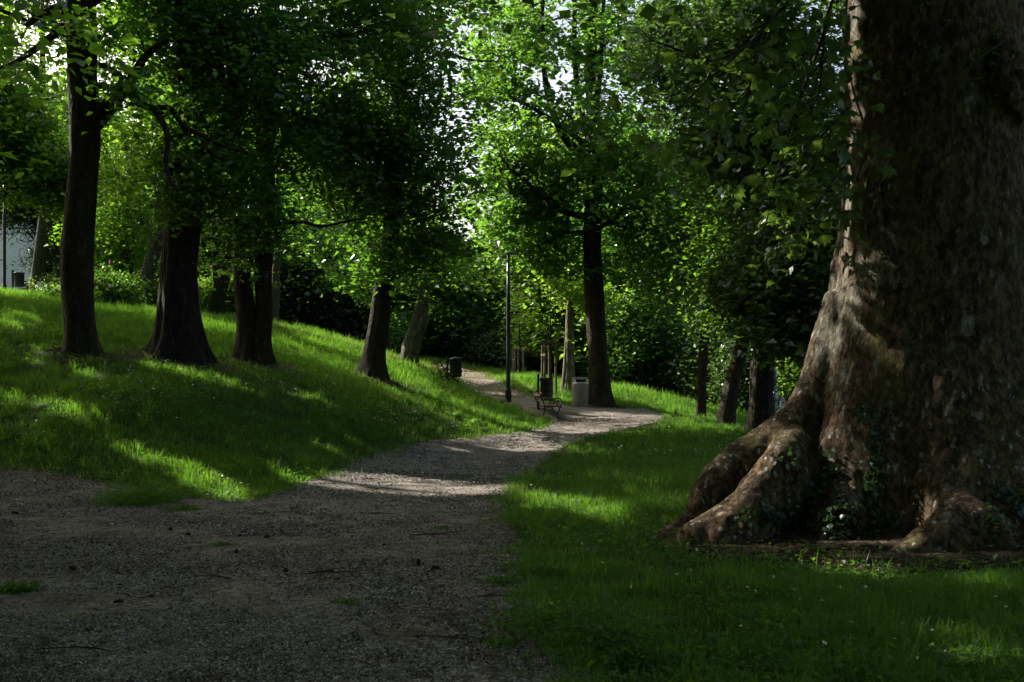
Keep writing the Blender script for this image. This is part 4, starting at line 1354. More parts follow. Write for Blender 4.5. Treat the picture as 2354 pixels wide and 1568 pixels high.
# ------------------------------------------------------------------ benches, bins, lamps
def bench_frame(y):
    """one cast iron side frame, standing in the plane at local y; x points to the front"""
    b = MB()
    r_ = .019
    back = spline([(-.30, y, 0), (-.235, y, .16), (-.20, y, .36), (-.24, y, .52), (-.34, y, .74), (-.43, y, .86), (-.47, y, .845), (-.45, y, .81)], 26)
    b.tube(back, r_, 7)
    seat = spline([(-.21, y, .40), (-.05, y, .385), (.12, y, .40), (.27, y, .425), (.305, y, .39), (.27, y, .365), (.25, y, .39)], 22)
    b.tube(seat, r_ * .95, 7)
    front = spline([(.20, y, .40), (.245, y, .33), (.20, y, .22), (.165, y, .14), (.205, y, .05), (.26, y, 0)], 20)
    b.tube(front, r_, 7)
    leg2 = spline([(.02, y, .385), (.07, y, .28), (.16, y, .20), (.175, y, .12)], 12)
    b.tube(leg2, r_ * .7, 6)
    leg3 = spline([(-.21, y, .36), (-.10, y, .29), (.02, y, .33)], 10)
    b.tube(leg3, r_ * .7, 6)
    arm = [(-.26, y, .58), (-.15, y, .60), (.0, y, .615), (.14, y, .645), (.25, y, .63), (.315, y, .56), (.31, y, .48), (.25, y, .43), (.18, y, .445), (.145, y, .50), (.165, y, .555), (.215, y, .565), (.24, y, .53), (.215, y, .50)]
    b.tube(spline(arm, 52), r_ * .95, 7)
    loop = [(.0, y, .61), (.05, y, .57), (.045, y, .50), (-.01, y, .48), (-.05, y, .51)]
    b.tube(spline(loop, 16), r_ * .6, 6)
    return b


def make_bench(label, loc, rz, length=1.75):
    t = empty('park_bench', loc, label, 'bench', 'iron park benches beside the path', rz)
    for y in (-length / 2, length / 2):
        put(bench_frame(y), 'side_frame', M['iron'], t, True)
    for x, z, tl in [(-.12, .415, .02), (.02, .408, .0), (.16, .425, -.12)]:
        b = MB()
        c, s = math.cos(tl), math.sin(tl)
        b.box((x, 0, z), (.115, length + .10, .032), R=[[c, 0, s], [0, 1, 0], [-s, 0, c]])
        put(b, 'seat_slat', M['slat'], t)
    for x, z, tl in [(-.255, .60, -1.19), (-.355, .755, -1.02)]:
        b = MB()
        c, s = math.cos(tl), math.sin(tl)
        b.box((x + .03, 0, z), (.125, length + .10, .03), R=[[c, 0, s], [0, 1, 0], [-s, 0, c]])
        put(b, 'back_slat', M['slat'], t)
    return t


def at(u, Y):
    x = (u - U0) / F * Y
    return (x, Y, zg1(x, Y))


hb = hit(1287, 967)
ca, sa = math.cos(math.radians(5)), math.sin(math.radians(5))
b1 = (hb[0] - .26 * ca - .875 * sa, hb[1] + .875 * ca - .26 * sa)
make_bench('iron park bench at the path bend in front of the round litter bin', (b1[0], b1[1], hb[2] + .02), math.radians(5))
b2 = hit(1036, 893)
make_bench('distant park bench in grass at the far lit stretch of path', (b2[0] - .1, b2[1] + .8, b2[2] + .04), math.radians(10), 1.7)
b3 = at(52, 43.4)
make_bench('iron bench on top of the slope in front of the pale house wall', (b3[0] + .15, b3[1] + .7, b3[2]), math.radians(-4), 1.6)


def make_bin(label, loc, rz=0.0, lid=False):
    t = empty('litter_bin', loc, label, 'litter bin', 'round metal litter bins on posts', rz)
    b = MB()
    b.box((-.27, 0, .53), (.07, .07, 1.22))
    b.box((-.27, 0, 1.155), (.085, .085, .03))
    put(b, 'post', M['steel'], t)
    b = MB()
    b.box((-.215, 0, .98), (.06, .05, .05))
    b.box((-.215, 0, .58), (.06, .05, .05))
    put(b, 'bracket', M['steel'], t)
    b = MB()
    b.lathe([(0, .455), (.155, .455), (.188, .47), (.198, .50), (.200, .53), (.200, 1.02), (.208, 1.022), (.210, 1.04), (.206, 1.056), (.190, 1.056), (.188, .60), (0, .58)], 36)
    put(b, 'drum', M['steel'], t, True)
    b = MB()
    for z0 in (.60, .86):
        for row in range(3):
            for k in range(34):
                a = (k + .5 * (row % 2)) * 2 * math.pi / 34
                n = np.array([math.cos(a), math.sin(a), 0])
                q = np.array([-n[1], n[0], 0])
                c = n * .2022 + [0, 0, z0 + row * .030]
                up = np.array([0, 0, 1.0])
                b.add([c - q * .010 - up * .007, c + q * .010 - up * .007, c + q * .010 + up * .007, c - q * .010 + up * .007], [np.array([[0, 1, 2, 3]])])
    put(b, 'perforation', M['hole'], t)
    b = MB()
    b.lathe([(0, .985), (.184, .99)], 28)
    for a in np.arange(0, 6.2, .5):
        b.tube([(.18 * math.cos(a), .18 * math.sin(a), .99), (.205 * math.cos(a), .205 * math.sin(a), 1.062), (.214 * math.cos(a + .2), .214 * math.sin(a + .2), 1.01)], [.02, .014, .006], 5)
    put(b, 'bin_liner', M['hole'], t)
    if lid:
        b = MB()
        b.lathe([(.20, 1.06), (.205, 1.085), (.12, 1.10), (0, 1.105)], 28)
        put(b, 'lid', M['lamp_head'], t, True)
    return t


q = hit(1256, 946)
make_bin('dark round litter bin on a post just behind the near bench', (q[0], q[1], q[2]), math.radians(8))
q = hit(1047, 897)
make_bin('distant round litter bin with flat lid by the far bench', (q[0], q[1], q[2] - .02), math.radians(5), True)
q = at(44, 42.2)
make_bin('round litter bin on a post standing against the pale wall at the left edge', (q[0], q[1], q[2]), math.radians(0))

# big concrete bin with metal hood
q = hit(1333, 936)
t = empty('concrete_bin', (q[0], q[1], q[2] - .02), 'big round pebbled concrete bin with shiny metal hood beside the tall tree', 'litter bin', None, math.radians(-90 + 2))
b = MB()
b.lathe([(0, 0), (.255, 0), (.265, .02), (.272, .30), (.280, .60), (.284, .77), (.276, .785), (0, .785)], 40)
put(b, 'body', M['aggregate'], t, True)
b = MB()
n = 56
th = np.arange(n) * 2 * math.pi / n
zs = [.786, .80, .812, .825, .86, .875, .925, .94, .985, .998, 1.012]
rs = [.278, .288, .288, .276, .274, .274, .274, .274, .274, .284, .284]
VV = np.array([[r_ * math.cos(a), r_ * math.sin(a), z] for z, r_ in zip(zs, rs) for a in th])
fs = []
for i_ in range(len(zs) - 1):
    for k in range(n):
        a = (th[k] + math.pi / n + math.pi) % (2 * math.pi) - math.pi
        hole = (4 <= i_ <= 6 and abs(a) < .62) or (i_ == 5 and abs(a) < .70) or (4 <= i_ <= 6 and abs(abs(a) - math.pi) < .62)
        if not hole: fs.append([i_ * n + k, i_ * n + (k + 1) % n, (i_ + 1) * n + (k + 1) % n, (i_ + 1) * n + k])
b.add(VV, [np.array(fs)])
b.lathe([(.284, 1.012), (.24, 1.02), (0, 1.024)], n)
put(b, 'hood', M['chrome'], t, True)
b = MB()
b.lathe([(0, .80), (.22, .80), (.22, .99), (0, .995)], 24)
put(b, 'inner_liner', M['hole'], t, True)


def make_lamp(label, loc, rz, hgt=4.85):
    t = empty('street_lamp', loc, label, 'street lamp', 'black lamp posts with flat twin heads', rz)
    b = MB()
    b.lathe([(0, -.3), (.105, -.3), (.105, .40), (.098, .44), (.072, .50)], 20)
    put(b, 'base_sleeve', M['lamp_black'], t, True)
    b = MB()
    b.lathe([(.068, .40), (.068, hgt * .70), (.066, hgt * .715), (.052, hgt * .73), (.050, hgt - .02), (0, hgt - .02)], 20)
    put(b, 'pole', M['lamp_black'], t, True)
    for sx, L, dz, dy in ((1, .34, 0, 0), (-1, .24, -.10, .12)):
        b = MB()
        x0, x1 = (-.07, L) if sx > 0 else (-L, .05)
        b.tube(spline([(x0, dy, hgt + dz), ((x0 + x1) / 2, dy, hgt + dz + .012), (x1, dy, hgt + dz)], 8), [.03, .055, .06, .062, .062, .06, .055, .03], 14)
        b.V[-1][:, 2] = hgt + dz + (b.V[-1][:, 2] - hgt - dz) * .8
        hd = put(b, 'lamp_head', M['lamp_head'], t, True)
        b = MB()
        b.box(((x0 + x1) / 2, dy, hgt + dz - .052), (abs(x1 - x0) * .7, .09, .014))
        gl = put(b, 'lens', M['white'], t)
    b = MB()
    b.tube(spline([(.30, 0, hgt), (.345, 0, hgt - .03), (.345, 0, hgt - .12), (.33, 0, hgt - .16)], 10), .007, 5)
    put(b, 'cable', M['galv'], t)
    return t


q = hit(1168, 926)
make_lamp('slender black lamp post with twin flat heads at the path bend', (q[0], q[1], q[2] - .02), .15)
q = at(10, 43.0)
make_lamp('black lamp post in front of the pale house wall at the left edge', (q[0], q[1], q[2]), .1, 4.85)

# leaning poles by the house
for nm, lab, (u, v), (u2, v2), Y, ra, rb in [('wooden_pole', 'thicker of two leaning wooden poles beside the house wall', (73, 690), (106, 440), 41.5, .20, .15),
                                             ('wooden_pole', 'thinner of two leaning wooden poles beside the house wall', (86, 690), (116, 440), 41.9, .15, .11)]:
    p0, p1 = P(u, v, Y), P(u2, v2, Y)
    p1 = p0 + (p1 - p0) * 1.45
    z = zg1(p0[0], p0[1])
    t = empty(nm, (p0[0], p0[1], z), lab, 'pole', 'leaning wooden poles')
    b = MB()
    a = np.array([p0[0], p0[1], z - .3])
    c = spline([a, a + (p1 - a) * .5, p1], 16)
    b.tube(c, np.linspace(ra, rb, 16), 18, True, trunk_mod(0, 1, 3, 0, z, .02, .01))
    put_abs(b, 'shaft', M['bark_grey'], t, True)
    b = MB()
    k = c[6]
    b.tube([k - (p1 - a) * .004, k + (p1 - a) * .004], [ra * .88, ra * .88], 18, False)
    put_abs(b, 'band', M['iron'], t)

# tree stakes with a young bare tree inside
def stakes(label, lab2, u, Y, hgt, wd, seed, sap):
    r = np.random.default_rng(seed)
    x, y, z = at(u, Y)
    t = empty('stake_frame', (x, y, z), label, 'tree stakes', 'wooden frames of stakes round young trees', math.radians(20))
    ps = [(-wd, -.1), (wd, -.2), (wd * .72, .3), (-wd * .6, .35)]
    for px_, py_ in ps:
        b = MB()
        b.tube(spline([(px_ * 1.08, py_, -.3), (px_, py_, hgt * .5), (px_ * .96, py_ * .95, hgt)], 8), .045, 10)
        put(b, 'stake', M['wood'], t, True)
    for (i_, j_, z_) in [(0, 1, hgt - .08), (1, 2, hgt - .09), (2, 3, hgt - .08), (3, 0, hgt - .09), (0, 3, hgt - .55)]:
        b = MB()
        a, c = np.array([*ps[i_], z_]), np.array([*ps[j_], z_])
        d = (c - a) / np.linalg.norm(c - a)
        b.tube([a - d * .12, c + d * .12], .036, 6)
        put(b, 'crossbar', M['wood'], t)
    s = empty('young_tree', (x + .08, y + .1, z), lab2, 'tree', 'young trees tied between stakes')
    b = MB()
    th = 5.4 * sap
    c = spline([(0, 0, -.2), (.02, 0, 1.2), (-.02, .02, 2.6), (.03, 0, th)], 20)
    b.tube(c, np.linspace(.05, .012, 20), 8)
    put(b, 'trunk', M['bark'], s, True)
    b = MB()
    tips = []
    for k in range(46):
        f = r.uniform(.38, .98)
        a = c[int(f * 19)]
        an = r.uniform(0, 6.28)
        L = r.uniform(.5, 1.1) * (1.25 - f)
        e = a + [math.cos(an) * L, math.sin(an) * L, r.uniform(.15, .9) * L]
        b.tube([a, (a + e) / 2 + [0, 0, -.04], e], [.010, .007, .003], 4, False)
        tips.append(e)
    put(b, 'twigs', M['twig'], s)
    tips = np.array([q_ for q_ in tips if q_[2] > 2.6])
    Q = np.repeat(tips, 9, 0) + r.normal(0, .14, (len(tips) * 9, 3))
    Vv, f, ti = kites(Q, .10, r)
    o = bpy.data.objects.new('foliage', raw_mesh('foliage', Vv, [f], ti, [M['leaf_light']]))
    C.objects.link(o)
    o.parent = s


stakes('taller frame of round stakes and crossbars right behind the near litter bin', 'young bare twigged tree inside the nearer stake frame', 1261, 37.0, 2.1, .20, 41, 1.0)
stakes('smaller distant frame of stakes just right of the lamp post', 'young tree inside the distant stake frame', 1190, 45.0, 1.5, .19, 42, .8)

# wooden T post behind the oak, pale post by the rhododendron
p = at(459, 38.5)
t = empty('wooden_post', p, 'thin wooden post with short crossbar at its top, right of the stout oak', 'post')
b = MB(); b.box((0, 0, .5), (.07, .06, 1.3)); put(b, 'upright', M['wood'], t)
b = MB(); b.box((-.12, 0, 1.18), (.46, .05, .05)); put(b, 'crossbar', M['wood'], t)
for (u, lab) in ((93, 'pale square post left end of the low rail beside the bright shrub'), (108, 'thin pale post in front of the bright shrub at the slope top')):
    p = at(u, 40.0)
    t = empty('fence_post', p, lab, 'post', 'low fence posts at the slope top')
    w_ = .16 if u < 100 else .07
    b = MB(); b.box((0, 0, .30), (w_, w_, .95)); put(b, 'shaft', M['wall'] if u < 100 else M['wood'], t)
    b = MB(); b.box((0, 0, .79), (w_ + .02, w_ + .02, .03)); put(b, 'cap', M['wood'], t)

# house wall behind the left lamp
hx = P(84, 700, 55)[0]
hz = zg1(hx - 5, 55)
t = empty('house', (hx - 7, 59, hz), 'pale plain rendered house wall seen between the poles at the left edge', 'house')
b = MB(); b.box((0, 0, 3.2), (14, 8, 7.2)); put(b, 'wall', M['wall'], t)
b = MB(); b.box((0, -4.03, .1), (14.04, .06, .9)); put(b, 'plinth', M['chrome'] if False else M['sign_grey'], t)
b = MB()
b.add([(-7.4, -4.6, 6.7), (7.4, -4.6, 6.7), (7.4, 0, 9.6), (-7.4, 0, 9.6), (-7.4, 4.6, 6.7), (7.4, 4.6, 6.7), (-7.4, -4.6, 6.85), (7.4, -4.6, 6.85), (7.4, 0, 9.8), (-7.4, 0, 9.8), (-7.4, 4.6, 6.85), (7.4, 4.6, 6.85)],
      [np.array([[0, 1, 2, 3], [3, 2, 5, 4], [6, 9, 8, 7], [9, 10, 11, 8], [0, 6, 7, 1], [4, 5, 11, 10]]), np.array([[0, 3, 9], [1, 8, 2]])])
rf = put(b, 'roof', M['roof'], t)

# road sign seen from behind, with barrier tubes, beyond the thick tree
p = at(1781, 40.0)
t = empty('road_sign', p, 'round road sign seen from behind on a bluish tube, right of the thick tree', 'road sign')
sz = H - (924 - VH) / F * 40 - p[2]
b = MB(); b.tube([(0, 0, -.3), (0, 0, sz + 1.3)], .085, 14); put(b, 'pole', M['galv'], t, True)
b = MB()
th = np.arange(40) * 2 * math.pi / 40
b.add(np.vstack([np.c_[.34 * np.cos(th) + .1, 0 * th + .10, .34 * np.sin(th) + sz], np.c_[.34 * np.cos(th) + .1, 0 * th + .125, .34 * np.sin(th) + sz], [[.1, .10, sz], [.1, .125, sz]]]),
      [np.array([[k, (k + 1) % 40, (k + 1) % 40 + 40, k + 40] for k in range(40)]), np.array([[(k + 1) % 40, k, 80] for k in range(40)] + [[k + 40, (k + 1) % 40 + 40, 81] for k in range(40)])])
put(b, 'disc', M['sign_grey'], t)
b = MB(); b.box((.1, .085, sz - .02), (.56, .03, .045)); b.box((.16, .07, sz), (.04, .03, .26)); put(b, 'clamp', M['iron'], t)
p = at(1774, 38.5)
t = empty('road_barrier', p, 'red and white banded barrier tubes below the round road sign', 'barrier')
for dx in (0, .32):
    b = MB(); b.tube([(dx, 0, -.3), (dx, 0, 1.32)], .035, 10); put(b, 'tube', M['white'], t, True)
    for z_ in (.15, .65, 1.12):
        b = MB(); b.tube([(dx, 0, z_), (dx, 0, z_ + .22)], .0375, 10, False); put(b, 'red_band', M['red'], t, True)
b = MB(); b.tube([(-.12, 0, 1.3), (.36, 0, 1.28)], .02, 8); put(b, 'rail', M['galv'], t, True)

# ------------------------------------------------------------------ things lying on the path and in the lawn
def cone_mesh():
    b = MB()
    n, m = 14, 13
    th = np.arange(n) * 2 * math.pi / n
    V = []
    for i_ in range(m):
        f = i_ / (m - 1)
        rr = .030 * math.sin(math.pi * (f * .86 + .08)) ** .7 * (1 - .35 * f)
        for k, a in enumerate(th):
            s_ = 1 + .28 * ((k + i_) % 2)
            V.append((rr * s_ * math.cos(a), rr * s_ * math.sin(a), .10 * f))
    i_, k = np.meshgrid(np.arange(m - 1), np.arange(n), indexing='ij')
    b.add(V, [np.stack([i_ * n + k, i_ * n + (k + 1) % n, (i_ + 1) * n + (k + 1) % n, (i_ + 1) * n + k], -1).reshape(-1, 4)])
    return b.mesh('pine_cone', [M['cone']])


r = np.random.default_rng(801)
cm = cone_mesh()
CONES = [(962, 1313, 'upright dark pine cone in the middle of the foreground path'), (992, 1320, 'pine cone lying beside the upright one on the foreground path'), (655, 1328, 'reddish pine cone on the gravel left of the path middle'),
         (283, 1400, 'pine cone near the lower left twigs'), (160, 1320, 'pine cone at the left of the foreground gravel'), (340, 1388, 'pine cone lying beside a grey twig left of the path middle'),
         (390, 1228, 'pine cone on the shaded gravel below the weed tuft'), (43, 1190, 'pine cone near the left edge of the gravel'), (542, 1280, 'small pine cone on gravel right of the torn leaf'), (430, 1240, 'pine cone just right of another on the shaded gravel'),
         (30, 1085, 'pine cone at the grass edge far left'), (620, 1246, 'small cone on open gravel')]
for k, (u, v, lab) in enumerate(CONES):
    p = hit(u, v)
    o = bpy.data.objects.new('pine_cone', cm)
    o.location = p + [0, 0, .05 if k == 0 else .055]
    o.rotation_euler = (0.1, 0, 0) if k == 0 else (math.pi / 2 + r.normal(0, .1), 0, r.uniform(0, 6))
    s_ = r.uniform(.6, .85)
    o.scale = (s_,) * 3
    C.objects.link(o)
    tag(o, lab, 'pine cone', 'pine cones on the path')
TWIGS = [(850, 1108, .35, .9, 'thin curved twig on the sunlit gravel patch'), (560, 1190, .5, .1, 'twig at the edge of the lawn on the left gravel'), (300, 1385, .4, 2.6, 'grey straight twig on the lower left gravel'),
         (1000, 1240, .5, .2, 'long dark twig lying across the middle of the path'), (230, 1100, .5, 2.9, 'dark twig beside the left lawn edge'), (190, 1510, .45, 2.8, 'long pale twig low in the left corner'),
         (760, 1330, .4, .1, 'dark twig on shaded gravel left of the pine cones'), (640, 1145, .35, .1, 'twig on the gravel below the sunlit patch'), (900, 1125, .3, .0, 'short twig on the brightest gravel'), (1010, 1480, .35, .2, 'dark twig low in the middle of the path'),
         (1100, 1150, .3, .2, 'twig by the right hand path edge'), (870, 1190, .4, .1, 'thin dark twig on the path below the sun patch'), (1140, 1385, .4, .3, 'twig at the lower right path edge'), (480, 1340, .35, 2.7, 'short thick twig on the lower left gravel'), (720, 1060, .3, .3, 'twig at the far left path edge')]
for k, (u, v, L, an, lab) in enumerate(TWIGS):
    p = hit(u, v)
    b = MB()
    pts = [np.array([math.cos(an) * s_ * L, math.sin(an) * s_ * L * .7, .012 + .012 * r.random()]) + r.normal(0, .02, 3) * [1, 1, .2] for s_ in (-.5, -.2, .15, .5)]
    b.tube(spline(pts, 12), np.linspace(.006, .003, 12), 6)
    e = pts[2] + [r.normal(0, .08), r.normal(0, .08), .03]
    b.tube([pts[1], e], [.005, .002], 5)
    o = b.build('twig', M['twig'], None, True, loc=p + [0, 0, .035])
    tag(o, lab, 'twig', 'fallen twigs on the path')
# fallen leaves
lm = []
for k in range(4):
    Vv, f, ti = lobed(np.zeros((1, 3)), .11, r, 0, .12)
    Vv = Vv - Vv.mean(0)
    Vv[:, 2] = np.abs(Vv[:, 2]) * .8 + .012 * (noise3(Vv, 30, k) + .2)
    lm.append((raw_mesh('fallen_leaf', Vv, [f], ti, [M['green_leaf' if k % 2 else 'dry_leaf']])))
EARTH = [(1520, 1240), (1560, 1250), (1720, 1250), (1760, 1262), (1800, 1240), (1830, 1258), (1860, 1246), (1750, 1225), (1795, 1215), (1840, 1225), (1930, 1262), (1960, 1250), (1985, 1240), (2010, 1225), (1950, 1275), (1900, 1290), (1850, 1280), (1990, 1268), (1700, 1270), (1640, 1275), (2330, 1290), (2345, 1270), (1545, 1215), (1600, 1260)]
LEAVES = [(500, 1265), (820, 1285), (740, 1248), (1000, 1300), (880, 1138), (690, 1120), (955, 1205), (780, 1395), (560, 1440), (640, 1485), (950, 1440), (900, 1520), (250, 1480), (350, 1420), (120, 1245), (430, 1215), (700, 1290), (1060, 1400),
          (1090, 1300), (520, 1310), (605, 1262), (300, 1245), (1075, 1210), (1010, 1165), (830, 1460), (410, 1500), (150, 1440), (70, 1530), (580, 1380), (690, 1425), (1120, 1480), (980, 1545), (760, 1535), (260, 1330), (470, 1395), (330, 1560), (860, 1350), (925, 1105), (1050, 1112), (1110, 1128)]
LEAVES += [(float(r.uniform(5, 1180)), float(1568 - 440 * r.random() ** 1.5)) for _ in range(50)]
for k, (u, v) in enumerate(LEAVES):
    p = hit(u + r.normal(0, 6), v + r.normal(0, 4))
    o = bpy.data.objects.new('fallen_leaf', lm[k % 4])
    o.location = p + [0, 0, .03]
    o.rotation_euler = (r.normal(0, .2), r.normal(0, .2), r.uniform(0, 6.3))
    s_ = r.uniform(.45, 1.1)
    o.scale = (s_, s_ * r.uniform(.6, 1), s_)
    C.objects.link(o)
    tag(o, 'torn greenish leaf lying on the foreground gravel' if k % 2 else 'withered brownish leaf lying on the foreground gravel', 'leaf', 'fallen green leaves on the gravel' if k % 2 else 'withered leaves on the gravel')

for k, (u, v) in enumerate(EARTH):
    p = hit(u, v)
    o = bpy.data.objects.new('fallen_leaf', lm[0 if k % 3 else 1])
    o.location = p + [0, 0, .05]
    o.rotation_euler = (r.normal(0, .35), r.normal(0, .35), r.uniform(0, 6.3))
    s_ = r.uniform(.5, 1.1)
    o.scale = (s_, s_ * r.uniform(.6, 1), s_)
    C.objects.link(o)
    tag(o, 'withered leaf lying on the bare earth between the plane tree roots' if k % 3 else 'fallen green leaf on the bare earth between the plane tree roots', 'leaf', 'withered leaves between the roots' if k % 3 else 'green leaves between the roots')
STALKS = [(1546, 1400, .36, 'tall yellowish stalk standing in the near lawn'), (1632, 1440, .28, 'leaning tan stalk in the near lawn'), (2318, 1300, .30, 'tall green bud stalk right of the big knuckled root'), (2345, 1325, .28, 'bud stalk at the right edge beside another'), (1555, 1100, .30, 'bent thin stalk in shaded grass left of the roots'),
          (1040, 985, .5, 'tall grass stalk beside the far path edge'), (930, 920, .55, 'seed stalk on the shaded slope'), (600, 960, .4, 'seed stalk in the daisy grass of the slope')]
for u, v, L, lab in STALKS:
    p = hit(u, v)
    t = empty('seed_stalk', p, lab, 'stalk', 'seed stalks standing above the grass')
    b = MB()
    a, c = r.normal(0, .06), r.normal(0, .05)
    b.tube(spline([(0, 0, -.02), (a * .3, c * .3, L * .5), (a, c, L)], 8), .0028 + .0002 * p[1], 5)
    put(b, 'stem', M['dry_leaf'], t)
    b = MB()
    b.lathe([(0, 0), (.006, .008), (.008, .02), (.004, .035), (0, .04)], 7, (a, c, L - .005))
    put(b, 'bud', M['dry_leaf'], t)
# ------------------------------------------------------------------ grass
TRUNKS = [(o.location.x, o.location.y) for o in C.objects if o.get('category') in ('tree', 'conifer') and o.name != 'plane_tree']


def blades(x, y, z, hgt, wid, r, lean=.35, tint=None):
    n = len(x)
    yaw = r.random(n) * 2 * math.pi
    dirx, diry = np.cos(yaw), np.sin(yaw)
    ly = r.random(n) * 2 * math.pi
    ln = np.abs(r.normal(0, lean, n)) + .08
    lx, lyy = np.cos(ly) * ln * hgt, np.sin(ly) * ln * hgt
    V = np.empty((n, 5, 3))
    w = wid / 2
    V[:, 0] = np.c_[x - dirx * w, y - diry * w, z - .03]
    V[:, 1] = np.c_[x + dirx * w, y + diry * w, z - .03]
    mx, my, mz = x + lx * .35, y + lyy * .35, z + hgt * .55
    V[:, 2] = np.c_[mx + dirx * w * .8, my + diry * w * .8, mz]
    V[:, 3] = np.c_[mx - dirx * w * .8, my - diry * w * .8, mz]
    V[:, 4] = np.c_[x + lx, y + lyy, z + hgt * (1 - .25 * ln)]
    b = np.arange(n) * 5
    q = np.stack([b, b + 1, b + 2, b + 3], -1)
    t3 = np.stack([b + 3, b + 2, b + 4], -1)
    t = r.random(n) if tint is None else tint
    return V.reshape(-1, 3), q, t3, np.repeat(t, 5)


def lawn_points(n, r, y0, y1, p):
    """more blades close to the eye: density falls as Y**-p"""
    u = r.random(n)
    if abs(2 - p) < 1e-6: Y = y0 * (y1 / y0) ** u
    else: Y = (y0 ** (2 - p) + u * (y1 ** (2 - p) - y0 ** (2 - p))) ** (1 / (2 - p))
    X = (r.random(n) * 2 - 1) * .56 * Y * 1.0 + r.normal(0, .2, n)
    return X, Y


def lawn_mask(X, Y, r, soft=.12):
    sd, _, _ = path_sd(X, Y)
    jag = .5 * (noise3(np.c_[X, Y, 0 * X], 1.3) - .58) + .35 * (noise3(np.c_[X, Y, 0 * X], 4.5) - .5)
    keep = sd + jag + np.abs(r.normal(0, soft, len(X))) * np.where(r.random(len(X)) < .5, 1, -1) > 0.0
    e, _, _ = earth_sdf(X, Y)
    keep &= ~((e < -.08 + r.normal(0, .3, len(X))) & (r.random(len(X)) < .96))
    for cx_, cy_, ra_ in RINGS:
        e2 = ring_sdf(cx_, cy_, ra_)(X, Y)[0]
        keep &= ~((e2 < -.1 + r.normal(0, .25, len(X))) & (r.random(len(X)) < .9))
    for tx, ty in TRUNKS:
        keep &= np.hypot(X - tx, Y - ty) > .2
    return keep, sd


r = np.random.default_rng(901)
gV, gq, gt, gT, gn = [], [], [], [], 0


def add_blades(X, Y, hgt, wid, lean=.35, tint=None):
    global gn
    V, q, t3, ti = blades(X, Y, zg(X, Y) + .035 * (path_sd(X, Y)[0] < .05), hgt, wid, r, lean, tint)
    gV.append(V); gq.append(q + gn); gt.append(t3 + gn); gT.append(ti); gn += len(V)


X, Y = lawn_points(900000, r, 4.4, 58, 1.05)
k, sd = lawn_mask(X, Y, r)
X, Y, sd = X[k], Y[k], sd[k]
cl = noise3(np.c_[X, Y, 0 * X], .8, 3) * .6 + noise3(np.c_[X, Y, 0 * X], 3.0, 9) * .4
k = r.random(len(X)) < .35 + 1.1 * cl
X, Y, sd, cl = X[k], Y[k], sd[k], cl[k]
edge = np.clip(sd / 1.2, .0, 1)
near_right = (X > -1) & (Y < 13)
slope = np.clip((Y - 14) / 10, 0, 1) * (X < 1.5)
crest = np.clip((Y - 29) / 6, 0, 1)
base = .11 + .04 * slope + .09 * crest + .03 * near_right
hgt = base * (.55 + .45 * edge) * np.clip(.10 + 1.75 * cl, .3, 1.6) * r.uniform(.5, 1.4, len(X))
hgt = hgt * np.clip(.32 + .75 * earth_sdf(X, Y)[0], .32, 1)
wid = .0032 + .00030 * Y
tint = np.clip(.15 + .5 * noise3(np.c_[X, Y, 0 * X], .5, 31) + r.normal(0, .24, len(X)) + .3 * crest, 0, 1)  # crest blades coloured lighter to look sunlit
add_blades(X, Y, hgt, wid, .55, tint)
# fringe of grass and weeds creeping over the edge of the gravel
X, Y = lawn_points(420000, r, 4.4, 32, 1.2)
sd, _, _ = path_sd(X, Y)
fr = .75 * noise3(np.c_[X, Y, 0 * X], 1.1, 61) * .6 + .75 * noise3(np.c_[X, Y, 0 * X], 4.0, 62) * .4
k = (sd < .1) & (sd > -.9) & (-sd < (fr - .40) * 1.9) & (r.random(len(X)) < .55)
X, Y, sd = X[k], Y[k], sd[k]
add_blades(X, Y, (.075 + .06 * np.clip(sd + .4, 0, .4) / .4) * r.uniform(.4, 1.3, len(X)), .0034 + .0003 * Y, .8, np.clip(r.normal(.45, .25, len(X)), 0, 1))
k = r.random(len(X)) < .3
Q = np.c_[X[k], Y[k], zg(X[k], Y[k]) + r.uniform(.045, .09, k.sum())]
Vk, fk, tk = kites(Q, .022 + .0007 * Q[:, 1], r, .75, .1, .6)
gV.append(Vk); gq.append(fk + gn); gT.append(np.clip(tk * .8, 0, 1)); gn += len(Vk)
# tussocks standing out of the near lawn and the slope
X, Y = lawn_points(2600, r, 4.8, 34, 1.15)
k, sd = lawn_mask(X, Y, r)
k &= (sd > .15) & (earth_sdf(X, Y)[0] > .9)
X, Y = X[k], Y[k]
n = 34
s_ = r.uniform(.5, 1.3, len(X))
hh_ = np.repeat(s_ * (.21 + .002 * Y), n)
XX = np.repeat(X, n) + r.normal(0, 1, len(X) * n) * np.repeat(.05 * s_, n)
YY = np.repeat(Y, n) + r.normal(0, 1, len(X) * n) * np.repeat(.05 * s_, n)
add_blades(XX, YY, hh_ * r.uniform(.5, 1.2, len(XX)), .004 + .0003 * YY, .6, np.clip(np.repeat(r.normal(.5, .3, len(X)), n) + r.normal(0, .12, len(XX)), 0, 1))
# taller bents and seed heads
X, Y = lawn_points(36000, r, 7, 52, .6)
k, sd = lawn_mask(X, Y, r)
k &= (sd > .5) & ((noise3(np.c_[X, Y, 0 * X], .7, 50) > .45) | (Y > 29))
X, Y = X[k], Y[k]
add_blades(X, Y, (.20 + .20 * np.clip((Y - 28) / 6, 0, 1)) * r.uniform(.7, 1.3, len(X)), .004 + .0003 * Y, .28, np.clip(r.normal(.75, .2, len(X)), 0, 1))
